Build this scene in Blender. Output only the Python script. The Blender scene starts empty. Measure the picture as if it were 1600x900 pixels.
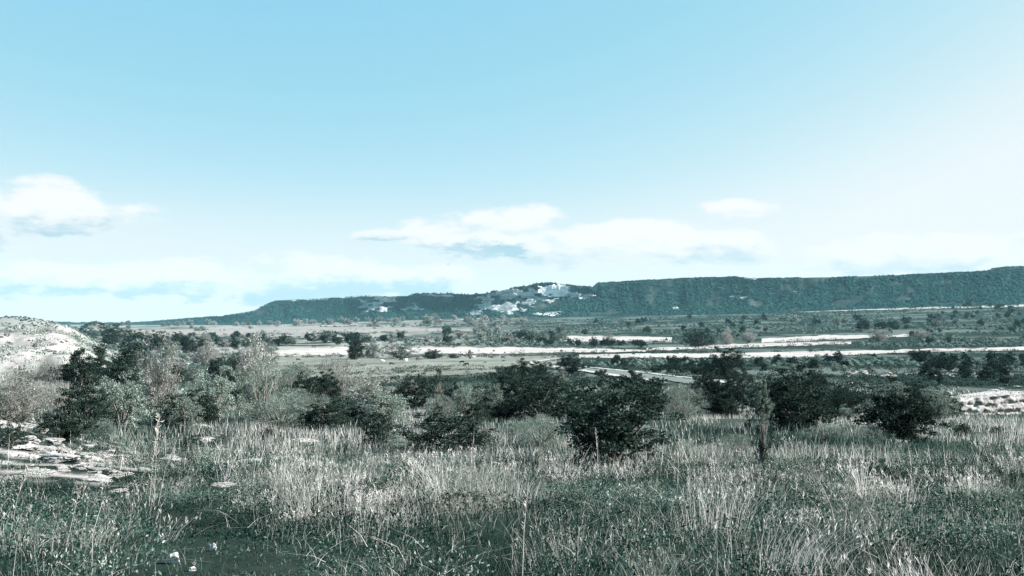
import bpy, bmesh, math, random
import numpy as np
from mathutils import Vector, Matrix

R = math.radians
FPX = 1386.0                      # focal length in photo pixels (1600 wide)
HORIZON = 490.0                   # photo row of the true horizon
EYE = 1.7
PITCH = math.atan((HORIZON - 450.0) / FPX)
SUN_AZ, SUN_EL = R(85), R(32)     # azimuth to the right of the view direction

scn = bpy.context.scene
col = scn.collection
rng = np.random.default_rng(11)
random.seed(11)

# ------------------------------------------------------------------ camera
cam = bpy.data.cameras.new('camera')
cam.sensor_width = 36.0
cam.lens = 36.0 * FPX / 1600.0
cam.clip_start = 0.1
cam.clip_end = 40000
cam_o = bpy.data.objects.new('camera', cam)
cam_o.location = (0, 0, EYE)
cam_o.rotation_euler = (R(90) + PITCH, 0, 0)
col.objects.link(cam_o)
scn.camera = cam_o

# ------------------------------------------------------------------ sky
world = bpy.data.worlds.new('World')
scn.world = world
world.use_nodes = True
wt = world.node_tree
for n in list(wt.nodes):
    wt.nodes.remove(n)


class NT:
    """tiny helper for building node trees"""
    def __init__(self, tree):
        self.t = tree

    def node(self, kind, **kw):
        n = self.t.nodes.new(kind)
        for k, v in kw.items():
            setattr(n, k, v)
        return n

    def put(self, sock, v):
        if hasattr(v, 'is_linked') or isinstance(v, bpy.types.NodeSocket):
            self.t.links.new(v, sock)
        else:
            sock.default_value = v

    def math(self, op, a, b=0.0, clamp=False):
        n = self.node('ShaderNodeMath', operation=op)
        n.use_clamp = clamp
        self.put(n.inputs[0], a)
        self.put(n.inputs[1], b)
        return n.outputs[0]

    def mix(self, f, a, b, blend='MIX'):
        n = self.node('ShaderNodeMix', data_type='RGBA', blend_type=blend)
        self.put(n.inputs[0], f)
        self.put(n.inputs[6], a if not isinstance(a, tuple) else a + (1,) * (4 - len(a)))
        self.put(n.inputs[7], b if not isinstance(b, tuple) else b + (1,) * (4 - len(b)))
        return n.outputs[2]

    def smooth(self, x, lo, hi):
        n = self.node('ShaderNodeMapRange', interpolation_type='SMOOTHSTEP')
        self.put(n.inputs[0], x)
        n.inputs[1].default_value = lo
        n.inputs[2].default_value = hi
        return n.outputs[0]

    def noise(self, vec, scale, detail=4.0, rough=0.5):
        n = self.node('ShaderNodeTexNoise')
        if vec is not None:
            self.put(n.inputs['Vector'], vec)
        n.inputs['Scale'].default_value = scale
        n.inputs['Detail'].default_value = detail
        n.inputs['Roughness'].default_value = rough
        return n.outputs['Fac']


W = NT(wt)
sky = W.node('ShaderNodeTexSky', sky_type='NISHITA')
sky.sun_disc = False
sky.sun_elevation = SUN_EL
sky.sun_rotation = SUN_AZ
sky.altitude = 200
sky.air_density = 1.0
sky.dust_density = 1.6
sky.ozone_density = 1.0
tc = W.node('ShaderNodeTexCoord')
sep = W.node('ShaderNodeSeparateXYZ')
wt.links.new(tc.outputs['Generated'], sep.inputs[0])
az = W.math('ARCTAN2', sep.outputs[0], sep.outputs[1])
el = W.math('ARCSINE', sep.outputs[2])
comb = W.node('ShaderNodeCombineXYZ')
wt.links.new(az, comb.inputs[0])
wt.links.new(W.math('MULTIPLY', el, 2.6), comb.inputs[1])
n_big = W.noise(comb.outputs[0], 9.0, 7.0, 0.58)
n_fine = W.noise(comb.outputs[0], 30.0, 8.0, 0.62)
# cool the sky towards the photograph's cyan and veil it with thin high cloud low down
bw = W.node('ShaderNodeRGBToBW')
wt.links.new(sky.outputs[0], bw.inputs[0])
ramp = W.node('ShaderNodeValToRGB')
wt.links.new(W.math('MULTIPLY', bw.outputs[0], 0.1), ramp.inputs[0])
cr_ = ramp.color_ramp
STOPS = [(0.215, (.295, .645, .845)), (0.265, (.345, .685, .855)), (0.315, (.425, .735, .88)), (0.38, (.57, .81, .905)), (0.44, (.73, .88, .93)), (0.50, (.85, .92, .955))]
cr_.elements[0].position, cr_.elements[0].color = STOPS[0][0], STOPS[0][1] + (1,)
cr_.elements[1].position, cr_.elements[1].color = STOPS[-1][0], STOPS[-1][1] + (1,)
for p_, c_ in STOPS[1:-1]:
    e_ = cr_.elements.new(p_); e_.color = c_ + (1,)
veil = W.math('MULTIPLY', W.smooth(el, 0.16, 0.0), 0.9)
base = W.mix(veil, ramp.outputs[0], (.88, .895, .90))


def azel(px, py):
    a = math.atan((px - 800) / FPX)
    return a, math.atan((HORIZON - py) / FPX * math.cos(a))


cloud = None
shade = None
# px, py, half width, half height, strength, darkness of the underside
for (px, py, rx, ry, st, dk) in [(70, 332, 165, 44, 1.0, 1.0), (-150, 335, 190, 60, 1.0, 0.6),
                                 (960, 382, 270, 44, 1.0, 0.7), (725, 375, 120, 40, 0.95, 1.9),
                                 (800, 345, 100, 28, 1.0, 0.1), (1160, 327, 66, 22, 0.95, 0.1),
                                 (590, 367, 60, 12, 0.8, 1.6), (1080, 388, 200, 36, 0.9, 0.5),
                                 (1480, 398, 280, 36, 0.8, 1.0), (300, 440, 360, 34, 0.8, 1.7),
                                 (560, 432, 240, 36, 0.8, 1.8), (1990, 340, 260, 60, 1.0, 0.6)]:
    a0, e0 = azel(px, py)
    ra, re = rx / FPX, ry / FPX
    da = W.math('DIVIDE', W.math('SUBTRACT', az, a0), ra)
    de = W.math('DIVIDE', W.math('SUBTRACT', el, e0), re)
    r2 = W.math('ADD', W.math('MULTIPLY', da, da), W.math('MULTIPLY', de, de))
    m = W.math('SUBTRACT', 1.0, r2)
    v = W.math('ADD', W.math('MULTIPLY', W.math('SUBTRACT', n_big, 0.5), 4.2), m)
    v = W.math('ADD', W.math('MULTIPLY', W.math('SUBTRACT', n_fine, 0.5), 1.3), v)
    v = W.math('MULTIPLY', W.smooth(v, 0.05, 0.72), st)
    low = W.math('MULTIPLY', W.smooth(W.math('ADD', de, W.math('MULTIPLY', W.math('SUBTRACT', n_fine, 0.5), 2.0)), 0.15, -0.75), dk)
    s = W.math('MULTIPLY', low, v)
    cloud = v if cloud is None else W.math('MAXIMUM', cloud, v)
    shade = s if shade is None else W.math('MAXIMUM', shade, s)
# the same sort of cloud goes on round the rest of the sky
band = W.math('MULTIPLY', W.smooth(el, 0.01, 0.06), W.smooth(el, 0.30, 0.10))
back = W.smooth(W.math('ABSOLUTE', az), 0.62, 0.9)
gen = W.math('MULTIPLY', W.math('MULTIPLY', W.smooth(n_big, 0.52, 0.66), band), back)
cloud = W.math('MAXIMUM', cloud, gen)
ccol = W.mix(W.math('MINIMUM', shade, 1.0), (.97, .97, .975), (.45, .66, .75))
skyc = W.mix(W.math('MULTIPLY', cloud, 0.95), base, ccol)
EXPO = 2.15
gain = 1.0 / (0.10 * 2 ** EXPO)
skyc = W.mix(1.0, skyc, (gain, gain, gain), 'MULTIPLY')
bg = W.node('ShaderNodeBackground')
wt.links.new(skyc, bg.inputs[0])
bg.inputs[1].default_value = 0.10
wo = W.node('ShaderNodeOutputWorld')
wt.links.new(bg.outputs[0], wo.inputs[0])

# ------------------------------------------------------------------ sun
sl = bpy.data.lights.new('sun', 'SUN')
sl.energy = 5.0
sl.angle = R(0.6)
sl.color = (1.0, 0.965, 0.93)
so = bpy.data.objects.new('sun', sl)
sdir = Vector((math.sin(SUN_AZ) * math.cos(SUN_EL), math.cos(SUN_AZ) * math.cos(SUN_EL), math.sin(SUN_EL)))
so.rotation_euler = sdir.to_track_quat('Z', 'Y').to_euler()
so.location = sdir * 300
col.objects.link(so)

vs = scn.view_settings
scn.display_settings.display_device = 'sRGB'
vs.view_transform = 'Standard'
vs.look = 'None'
vs.gamma = 1.0
vs.exposure = EXPO
vs.use_curve_mapping = False
scn.cycles.max_bounces = 6
scn.cycles.transparent_max_bounces = 4
scn.cycles.volume_bounces = 0


# ------------------------------------------------------------------ numpy noise
def _hash(ix, iy, seed):
    h = (ix.astype(np.int64) * 374761393 + iy.astype(np.int64) * 668265263 + seed * 2147483647) & 0xFFFFFFFF
    h = ((h ^ (h >> 13)) * 1274126177) & 0xFFFFFFFF
    h = h ^ (h >> 16)
    return (h & 0xFFFFFF) / float(0xFFFFFF)


def vnoise(x, y, seed=0):
    x = np.asarray(x, float); y = np.asarray(y, float)
    ix = np.floor(x); iy = np.floor(y)
    fx = x - ix; fy = y - iy
    fx = fx * fx * (3 - 2 * fx); fy = fy * fy * (3 - 2 * fy)
    a = _hash(ix, iy, seed); b = _hash(ix + 1, iy, seed)
    c = _hash(ix, iy + 1, seed); d = _hash(ix + 1, iy + 1, seed)
    return (a * (1 - fx) + b * fx) * (1 - fy) + (c * (1 - fx) + d * fx) * fy


def fbm(x, y, octv=4, seed=0):
    s = 0.0; amp = 0.5; t = 0.0
    for o in range(octv):
        s = s + amp * vnoise(x * 2 ** o + 17.3 * o, y * 2 ** o - 9.1 * o, seed + o)
        t += amp; amp *= 0.5
    return s / t


def sstep(x, lo, hi):
    t = np.clip((np.asarray(x, float) - lo) / (hi - lo), 0, 1)
    return t * t * (3 - 2 * t)


# ------------------------------------------------------------------ mesh helpers
def mesh(name, V, F, mat=None, colour=None, smooth=False):
    V = np.asarray(V, np.float32); F = np.asarray(F, np.int32)
    me = bpy.data.meshes.new(name)
    k = F.shape[1]
    me.vertices.add(len(V)); me.vertices.foreach_set('co', V.ravel())
    me.loops.add(F.size); me.loops.foreach_set('vertex_index', F.ravel())
    me.polygons.add(len(F))
    me.polygons.foreach_set('loop_start', np.arange(0, F.size, k, dtype=np.int32))
    me.polygons.foreach_set('loop_total', np.full(len(F), k, np.int32))
    if smooth:
        me.polygons.foreach_set('use_smooth', np.ones(len(F), bool))
    if colour is not None:
        c = np.ones((len(V), 4), np.float32); c[:, :3] = colour
        at = me.color_attributes.new('col', 'FLOAT_COLOR', 'POINT')
        at.data.foreach_set('color', c.ravel())
    me.update(calc_edges=True)
    if mat is not None:
        me.materials.append(mat)
    return me


def link(name, data, parent=None, loc=None, label=None, cat=None, group=None, kind=None):
    o = bpy.data.objects.new(name, data)
    col.objects.link(o)
    if parent is not None:
        o.parent = parent
    if loc is not None:
        o.location = loc
    if label: o['label'] = label
    if cat: o['category'] = cat
    if group: o['group'] = group
    if kind: o['kind'] = kind
    return o


# ------------------------------------------------------------------ materials
def material(name, rough=0.9, spec=0.2):
    m = bpy.data.materials.new(name)
    m.use_nodes = True
    t = NT(m.node_tree)
    b = m.node_tree.nodes['Principled BSDF']
    b.inputs['Roughness'].default_value = rough
    b.inputs['Specular IOR Level'].default_value = spec
    return m, t, b


def leaf_mat(name, c1, c2, trans=0.35, power=2.0, vcol=False, rough=0.6):
    m, t, b = material(name, rough, 0.0)
    nt = m.node_tree
    if vcol:
        a = t.node('ShaderNodeVertexColor', layer_name='col')
        c = a.outputs[0]
    else:
        g = t.node('ShaderNodeNewGeometry')
        oi = t.node('ShaderNodeObjectInfo')
        c = t.mix(t.math('POWER', g.outputs['Random Per Island'], power), c1, c2)
        hv = t.node('ShaderNodeHueSaturation')
        nt.links.new(c, hv.inputs['Color'])
        nt.links.new(t.math('ADD', t.math('MULTIPLY', oi.outputs['Random'], 0.5), 0.75), hv.inputs['Value'])
        c = hv.outputs[0]
    nt.links.new(c, b.inputs['Base Color'])
    tr = t.node('ShaderNodeBsdfTranslucent')
    nt.links.new(c, tr.inputs[0])
    ms = t.node('ShaderNodeMixShader')
    ms.inputs[0].default_value = trans
    nt.links.new(b.outputs[0], ms.inputs[1])
    nt.links.new(tr.outputs[0], ms.inputs[2])
    nt.links.new(ms.outputs[0], nt.nodes['Material Output'].inputs[0])
    return m


M = {}
M['leaf_dark'] = leaf_mat('leaf_dark', (0.0035, 0.009, 0.0075), (0.050, 0.076, 0.062), 0.2, 1.5)
M['leaf_grey'] = leaf_mat('leaf_grey', (0.030, 0.048, 0.041), (0.26, 0.31, 0.27), 0.3, 1.3)
M['leaf_light'] = leaf_mat('leaf_light', (0.045, 0.07, 0.058), (0.24, 0.29, 0.24), 0.3)
M['leaf_pale'] = leaf_mat('leaf_pale', (0.06, 0.068, 0.062), (0.40, 0.405, 0.375), 0.3, 1.4)
M['leaf_wood'] = leaf_mat('leaf_wood', (0.003, 0.016, 0.015), (0.016, 0.040, 0.037), 0.0)
M['grass'] = leaf_mat('grass', None, None, 0.4, vcol=True)


def bark_mat():
    m, t, b = material('bark', 0.9)
    n = t.noise(None, 14.0, 5.0, 0.6)
    c = t.mix(n, (0.05, 0.045, 0.040), (0.19, 0.175, 0.16))
    m.node_tree.links.new(c, b.inputs['Base Color'])
    return m


def stone_mat(name, c1, c2, scale=1.5, bump=0.35, zs=1.0):
    m, t, b = material(name, 0.92)
    tcn = t.node('ShaderNodeTexCoord')
    vm = t.node('ShaderNodeVectorMath', operation='MULTIPLY')
    m.node_tree.links.new(tcn.outputs['Object'], vm.inputs[0])
    vm.inputs[1].default_value = (1.0, 1.0, zs)
    n1 = t.noise(vm.outputs[0], scale, 8.0, 0.65)
    n2 = t.noise(vm.outputs[0], scale * 7, 5.0, 0.6)
    f = t.smooth(t.math('ADD', t.math('MULTIPLY', n1, 0.65), t.math('MULTIPLY', n2, 0.35)), 0.36, 0.60)
    c = t.mix(f, c1, c2)
    m.node_tree.links.new(c, b.inputs['Base Color'])
    bp = t.node('ShaderNodeBump')
    bp.inputs['Strength'].default_value = bump
    bp.inputs['Distance'].default_value = 0.05
    m.node_tree.links.new(n2, bp.inputs['Height'])
    m.node_tree.links.new(bp.outputs[0], b.inputs['Normal'])
    return m


def ground_mat(name, scales=(0.9, 7.0), lo=0.55, hi=1.35, bump=0.5, flat=None):
    """colour attribute times mottling that follows the place, not the picture"""
    m, t, b = material(name, 0.95, 0.0)
    nt = m.node_tree
    if flat is None:
        a = t.node('ShaderNodeVertexColor', layer_name='col').outputs[0]
    else:
        a = t.node('ShaderNodeRGB'); a.outputs[0].default_value = flat + (1,); a = a.outputs[0]
    tcn = t.node('ShaderNodeTexCoord')
    n1 = t.noise(tcn.outputs['Object'], scales[0], 9.0, 0.68)
    n2 = t.noise(tcn.outputs['Object'], scales[1], 6.0, 0.65)
    f = t.math('ADD', t.math('MULTIPLY', n1, 0.6), t.math('MULTIPLY', n2, 0.4))
    mr = t.node('ShaderNodeMapRange')
    nt.links.new(f, mr.inputs[0])
    mr.inputs[1].default_value = 0.3; mr.inputs[2].default_value = 0.7
    mr.inputs[3].default_value = lo; mr.inputs[4].default_value = hi
    cc = t.node('ShaderNodeCombineXYZ')
    for i in range(3):
        nt.links.new(mr.outputs[0], cc.inputs[i])
    c = t.mix(1.0, a, cc.outputs[0], 'MULTIPLY')
    nt.links.new(c, b.inputs['Base Color'])
    bp = t.node('ShaderNodeBump')
    bp.inputs['Strength'].default_value = bump
    bp.inputs['Distance'].default_value = 0.08
    nt.links.new(n2, bp.inputs['Height'])
    nt.links.new(bp.outputs[0], b.inputs['Normal'])
    return m


M['bark'] = bark_mat()
M['stone'] = stone_mat('limestone', (0.05, 0.05, 0.047), (0.30, 0.29, 0.28), 2.5, .8)
M['cliff'] = stone_mat('cliff_limestone', (0.04, 0.058, 0.058), (0.33, 0.34, 0.335), 0.02, 0.6, 5.0)
M['cliff_sunlit'] = stone_mat('sunlit_limestone', (0.30, 0.305, 0.305), (0.62, 0.615, 0.605), 0.03, 0.5, 3.0)  # sunlight on the peak face put into the colour, paler than other cliffs
M['ground'] = ground_mat('meadow_ground')
M['ridge'] = ground_mat('ridge_ground', (0.02, 0.12), 0.6, 1.4, 0.3)

# ------------------------------------------------------------------ terrain
CO, SI = math.cos(PITCH), math.sin(PITCH)


def kslope(row):
    v = 450.0 - np.asarray(row, float)
    return (v * CO + FPX * SI) / (FPX * CO - v * SI)


NEAR = [(5.5, 918), (8, 845), (12, 792), (18, 752), (25, 728), (35, 708), (50, 681), (70, 653)]
FAR_Y = [100, 150, 220, 350, 500, 800, 1300, 2000, 3000, 6000, 12000]
FAR = {400: [625, 606, 590, 574, 558, 538, 523, 513, 508, 506, 505],
       800: [622, 603, 587, 571, 557, 538, 520, 503, 495, 493, 492],
       1200: [627, 606, 588, 570, 553, 530, 510, 491, 487, 487, 488],
       1600: [632, 612, 592, 568, 550, 525, 500, 474, 471, 474, 480]}
LG = np.linspace(math.log(3.0), math.log(12000), 420)
COLS = sorted(FAR)
TAB = []
for c in COLS:
    ys = [3.0] + [p[0] for p in NEAR] + FAR_Y
    zs = [0.05] + [EYE + p[0] * float(kslope(p[1])) for p in NEAR] + [EYE + y * float(kslope(r)) for y, r in zip(FAR_Y, FAR[c])]
    z = np.interp(LG, np.log(ys), zs)
    ker = np.exp(-0.5 * (np.arange(-12, 13) / 5.0) ** 2); ker /= ker.sum()
    zp = np.concatenate([np.full(12, z[0]), z, np.full(12, z[-1])])
    TAB.append(np.convolve(zp, ker, 'valid'))
TAB = np.array(TAB)


def hterrain(X, Y):
    X = np.asarray(X, float); Y = np.asarray(Y, float)
    Yc = np.maximum(Y, 3.0)
    px = 800 + FPX * X / Yc
    li = (np.log(Yc) - LG[0]) / (LG[1] - LG[0])
    li = np.clip(li, 0, len(LG) - 1.001)
    i0 = li.astype(int); fr = li - i0
    cf = np.interp(px, COLS, np.arange(len(COLS)))
    c0 = np.minimum(cf.astype(int), len(COLS) - 2); cr = cf - c0
    za = TAB[c0, i0] * (1 - fr) + TAB[c0, i0 + 1] * fr
    zb = TAB[c0 + 1, i0] * (1 - fr) + TAB[c0 + 1, i0 + 1] * fr
    z = za * (1 - cr) + zb * cr
    # the pale hillside on the left
    pl = 1 - sstep(px, 80, 292)
    z = z + 10.6 * pl * np.exp(-((Y - 165) / 62.0) ** 2)
    pl2 = 1 - sstep(px, -60, 260)
    z = z + 1.7 * pl2 * np.exp(-((np.log(Yc) - math.log(38)) / 0.45) ** 2)
    # small hills behind it
    z = z + 19 * np.exp(-((px - 150) / 38.0) ** 2) * np.exp(-((Y - 900) / 160.0) ** 2)
    z = z + 26 * np.exp(-((px - 20) / 100.0) ** 2) * np.exp(-((Y - 1300) / 220.0) ** 2)
    # relief
    a1 = 0.10 + 0.5 * sstep(Y, 40, 200)
    z = z + (fbm(X / 3.1, Y / 3.1, 3, 5) - 0.5) * 0.34 * sstep(Y, 3.0, 9)
    z = z + (fbm(X / 26.0, Y / 26.0, 3, 8) - 0.5) * 2.0 * a1 * sstep(Y, 12, 50) * (1 - .9 * sstep(Y, 110, 260))
    z = z + pl * sstep(Y, 60, 100) * (1 - sstep(Y, 300, 420)) * ((fbm(X / 11.0, Y / 11.0, 4, 9) - .5) * 2.4 + (fbm(X / 3.0, Y / 4.0, 3, 10) - .5) * 1.3)
    return z


def ground_hit(px, row):
    v = 450.0 - row
    u = px - 800.0
    dy = FPX * CO - v * SI
    kz = (v * CO + FPX * SI) / dy
    Y = np.exp(np.linspace(math.log(3.5), math.log(9000), 2600))
    X = u / dy * Y
    h = hterrain(X, Y) - (EYE + kz * Y)
    idx = np.argmax(h >= 0)
    if h[idx] < 0:
        idx = len(Y) - 1
    return float(X[idx]), float(Y[idx]), float(hterrain(X[idx:idx + 1], Y[idx:idx + 1])[0])


def px_of(X, Y, Z):
    dz = Z - EYE
    yc = Y * CO + dz * SI
    return 800 + FPX * X / yc, 450 - FPX * (dz * CO - Y * SI) / yc


# track in the lower left, walked out of the grass
PATH = np.array([ground_hit(p, r)[:2] for p, r in [(95, 752), (150, 765), (215, 785), (285, 815), (345, 850), (400, 895)]] + [[-1.2, 3.5], [-0.6, 0.5], [0.3, -6]])


def path_dist(X, Y):
    d = np.full(np.shape(X), 1e9)
    for a, b in zip(PATH[:-1], PATH[1:]):
        ab = b - a
        t = np.clip(((X - a[0]) * ab[0] + (Y - a[1]) * ab[1]) / (ab @ ab), 0, 1)
        d = np.minimum(d, np.hypot(X - a[0] - t * ab[0], Y - a[1] - t * ab[1]))
    return d


def rockmask(X, Y):
    """bare chalky rock in the ground of the left hillside"""
    Yc = np.maximum(Y, 3.0)
    px = 800 + FPX * X / Yc
    n = fbm(X / 9.0, Y / 14.0, 4, 31)
    m = (1 - sstep(px, 120, 240)) * sstep(Y, 60, 100) * (1 - sstep(Y, 330, 500)) * sstep(n, 0.30, 0.48)
    n2 = fbm(X / 1.6, Y / 1.0, 4, 33)
    m2 = (1 - sstep(px, 150, 330)) * sstep(Y, 15, 19) * (1 - sstep(Y, 34, 48)) * sstep(n2, 0.46, 0.58)
    m3 = (1 - sstep(px, 380, 620)) * sstep(Y, 19, 24) * (1 - sstep(Y, 34, 48)) * sstep(n2, 0.60, 0.7)
    return np.clip(m + m2 + m3, 0, 1)


azs = np.concatenate([np.linspace(-180, -42, 50)[:-1], np.linspace(-42, 42, 430), np.linspace(42, 180, 50)[1:-1]])
azs = np.radians(azs)
rad = np.concatenate([[0.3, 1.0, 2.0], np.exp(np.linspace(math.log(3), math.log(7500), 262))])
A, RR = np.meshgrid(azs, rad)
X, Y = RR * np.sin(A), RR * np.cos(A)
Z = hterrain(X, Y)
nA, nR = len(azs), len(rad)
V = np.stack([X, Y, Z], -1).reshape(-1, 3)
i = np.arange(nR - 1)[:, None] * nA + np.arange(nA)[None]
j = np.arange(nR - 1)[:, None] * nA + (np.arange(nA)[None] + 1) % nA
F = np.stack([i, j, j + nA, i + nA], -1).reshape(-1, 4)
# close the middle
V = np.vstack([V, [[0, 0, float(hterrain(np.array([0.]), np.array([0.]))[0])]]])
# albedo of the ground
n1 = fbm(X / 7, Y / 7, 4, 41)[..., None]; n2 = fbm(X / 60, Y / 45, 4, 43)[..., None]
soil = np.array([0.008, 0.013, 0.011]); olive = np.array([0.016, 0.027, 0.0225]); dry = np.array([0.165, 0.168, 0.156])
scrub = np.array([0.016, 0.028, 0.0255]); chalk = np.array([0.32, 0.307, 0.297])
Yc3 = Y[..., None]
c = soil * (1 - sstep(n1, .35, .65)) + olive * sstep(n1, .35, .65)
mid = scrub * (1 - sstep(n2, .42, .62)) + np.array([0.066, 0.084, 0.076]) * sstep(n2, .46, .66)
c = c * (1 - sstep(Yc3, 40, 110)) + mid * sstep(Yc3, 40, 110)
farl = scrub * .8 + dry * .2
px = 800 + FPX * X / np.maximum(Y, 3)
dryness = ((1 - sstep(px, 500, 950)) * sstep(Y, 250, 500))[..., None]
dryn = dryness * sstep(n2, .33, .5)
c = c * (1 - dryn) + dry * dryn
rm = rockmask(X, Y)[..., None]
chv = (.38 + .75 * fbm(X / 2.6, Y / 5.0, 4, 45))[..., None]
c = c * (1 - rm) + chalk * chv * rm
pdm = np.exp(-(path_dist(X, Y) / 0.35) ** 2)[..., None]
c = c * (1 - pdm) + np.array([0.013, 0.020, 0.017]) * pdm
C = np.vstack([c.reshape(-1, 3), [[.1, .1, .08]]])
cen = len(V) - 1
tri = np.array([[cen, a, (a + 1) % nA, (a + 1) % nA] for a in range(nA)])
me = mesh('ground', V, F, M['ground'], C, True)
ground = link('ground', me, kind='structure')


# ------------------------------------------------------------------ fields, tracks: draped sheets
def drape(name, poly_px, mat, lift, nx=60, ny=8, label=None):
    """poly_px: list of (px, row_far, row_near); strip between two edges, laid on the ground"""
    P = np.array(poly_px, float)
    pxs = np.linspace(P[0, 0], P[-1, 0], nx)
    r0 = np.interp(pxs, P[:, 0], P[:, 1]); r1 = np.interp(pxs, P[:, 0], P[:, 2])
    w = (r1 - r0)
    r0 = r0 + (fbm(pxs / 14.0, pxs * 0 + len(name), 3, 3) - .5) * np.minimum(w, 3) * 1.0
    r1 = r1 + (fbm(pxs / 11.0, pxs * 0 + 9, 3, 4) - .5) * np.minimum(w, 3) * 1.0
    vs_ = []
    for p, a, b in zip(pxs, r0, r1):
        A_ = ground_hit(p, a); B_ = ground_hit(p, b)
        for t in np.linspace(0, 1, ny):
            vs_.append((A_[0] * (1 - t) + B_[0] * t, A_[1] * (1 - t) + B_[1] * t))
    vs_ = np.array(vs_)
    z = hterrain(vs_[:, 0], vs_[:, 1])
    Vv = np.column_stack([vs_, z + lift])
    k = np.arange(nx - 1)[:, None] * ny + np.arange(ny - 1)[None]
    Ff = np.stack([k, k + 1, k + ny + 1, k + ny], -1).reshape(-1, 4)
    return link(name, mesh(name, Vv, Ff, mat, None, True), kind='structure', label=label)


M['stubble'] = ground_mat('stubble', (0.03, 0.35), 0.55, 1.3, 0.2, flat=(0.25, 0.24, 0.23))
M['plough'] = ground_mat('ploughed_soil', (0.02, 0.3), 0.6, 1.35, 0.3, flat=(0.155, 0.15, 0.143))
M['pasture'] = ground_mat('pasture', (0.035, 0.3), 0.25, 1.75, 0.3, flat=(0.105, 0.115, 0.102))
M['track'] = ground_mat('track_dust', (0.5, 4.0), 0.8, 1.15, 0.2, flat=(0.25, 0.245, 0.24))
M['verge'] = ground_mat('verge', (0.3, 3.0), 0.7, 1.3, 0.2, flat=(0.085, 0.105, 0.10))

drape('pasture', [(395, 556, 588), (520, 558, 592), (700, 556, 588), (830, 556, 578), (870, 557, 568)], M['pasture'], 0.16, 90, 20)
drape('stubble_field', [(425, 549, 556), (470, 545, 557), (545, 543, 555)], M['stubble'], 0.28)
drape('stubble_field', [(600, 547, 551), (650, 543, 554), (760, 543, 553.5), (900, 544, 551), (1010, 548, 550)], M['stubble'], 0.28)
drape('stubble_field', [(870, 526, 533), (930, 525, 534), (1050, 528, 534)], M['stubble'], 0.28)
drape('stubble_field', [(905, 554.5, 559), (1000, 553.5, 560), (1130, 553, 560), (1250, 550.5, 559), (1400, 547, 552), (1640, 542, 547)], M['stubble'], 0.28, 90)
drape('stubble_field', [(1010, 545, 549), (1100, 540, 546), (1200, 537, 542), (1330, 534, 538)], M['stubble'], 0.28)
drape('stubble_field', [(1190, 530, 536), (1300, 524, 531), (1420, 523, 526)], M['stubble'], 0.28)
drape('ploughed_field', [(205, 519, 527), (330, 513, 526), (450, 512, 522), (640, 512, 519), (740, 514, 517)], M['plough'], 0.4, 90)
drape('stubble_field', [(380, 503.5, 506), (560, 499, 502), (760, 496.5, 499)], M['stubble'], 0.8, 80, 6)
drape('stubble_field', [(880, 491.5, 493), (1050, 489, 491.5), (1250, 485.5, 488), (1420, 481.5, 484), (1640, 476.5, 479)], M['stubble'], 1.2, 110, 5)
drape('stubble_field', [(250, 568, 573), (300, 566, 573), (345, 567, 571)], M['stubble'], 0.4, 24)


def ribbon(name, pts_px, width, mat, lift, n=80):
    P = np.array([ground_hit(p, r)[:2] for p, r in pts_px])
    s = np.concatenate([[0], np.cumsum(np.hypot(*np.diff(P, axis=0).T))])
    t = np.linspace(0, s[-1], n)
    xy = np.column_stack([np.interp(t, s, P[:, 0]), np.interp(t, s, P[:, 1])])
    ker = np.exp(-0.5 * (np.arange(-6, 7) / 3.0) ** 2); ker /= ker.sum()
    pad = np.vstack([np.repeat(xy[:1], 6, 0), xy, np.repeat(xy[-1:], 6, 0)])
    xy = np.column_stack([np.convolve(pad[:, 0], ker, 'valid'), np.convolve(pad[:, 1], ker, 'valid')])
    tg = np.gradient(xy, axis=0); tg /= np.linalg.norm(tg, axis=1)[:, None]
    nr = np.column_stack([-tg[:, 1], tg[:, 0]])
    offs = np.linspace(-.5, .5, 5)
    wv = width * (0.85 + 0.3 * fbm(t / 5, t * 0, 2, 6))
    pts = xy[:, None] + nr[:, None] * (offs[None, :, None] * wv[:, None, None])
    z = hterrain(pts[..., 0], pts[..., 1]) + lift
    Vv = np.dstack([pts, z]).reshape(-1, 3)
    k = np.arange(n - 1)[:, None] * 5 + np.arange(4)[None]
    Ff = np.stack([k, k + 1, k + 6, k + 5], -1).reshape(-1, 4)
    return link(name, mesh(name, Vv, Ff, mat, None, True), kind='structure')


ribbon('road_verge', [(858, 572), (900, 577), (960, 583), (1040, 591), (1110, 599), (1180, 607)], 13, M['verge'], 0.22)
ribbon('dirt_road', [(905, 558), (862, 562), (832, 566), (838, 570), (870, 574), (930, 583), (985, 592), (1040, 601)], 3.4, M['track'], 0.34, 110)
ribbon('dirt_road', [(880, 571), (940, 577), (1010, 584), (1090, 594), (1160, 603)], 2.2, M['track'], 0.36)

# ------------------------------------------------------------------ the long ridge
RT = np.array([(-900, 497), (-300, 494), (60, 503), (200, 505), (240, 502), (300, 497), (350, 493), (392, 487), (412, 477), (430, 470), (500, 467), (570, 462),
               (612, 464), (640, 464), (648, 459.5), (700, 459.5), (725, 461), (760, 458.5), (785, 454), (812, 449), (840, 444.5), (858, 443.5),
               (890, 447), (925, 449.5), (934, 442), (1000, 438), (1080, 434), (1150, 432), (1180, 435), (1300, 433), (1400, 430), (1500, 425.5),
               (1542, 423.5), (1556, 418), (1600, 416), (1800, 410), (2300, 405)], float)
RB = np.array([(-900, 6500), (0, 5200), (200, 4300), (400, 3600), (800, 2700), (1200, 2200), (1600, 1950), (2300, 1900)], float)
pxs = np.concatenate([np.arange(-900, 150, 12), np.arange(150, 1700, 2.5), np.arange(1700, 2300, 12)])
NS = 46


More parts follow.
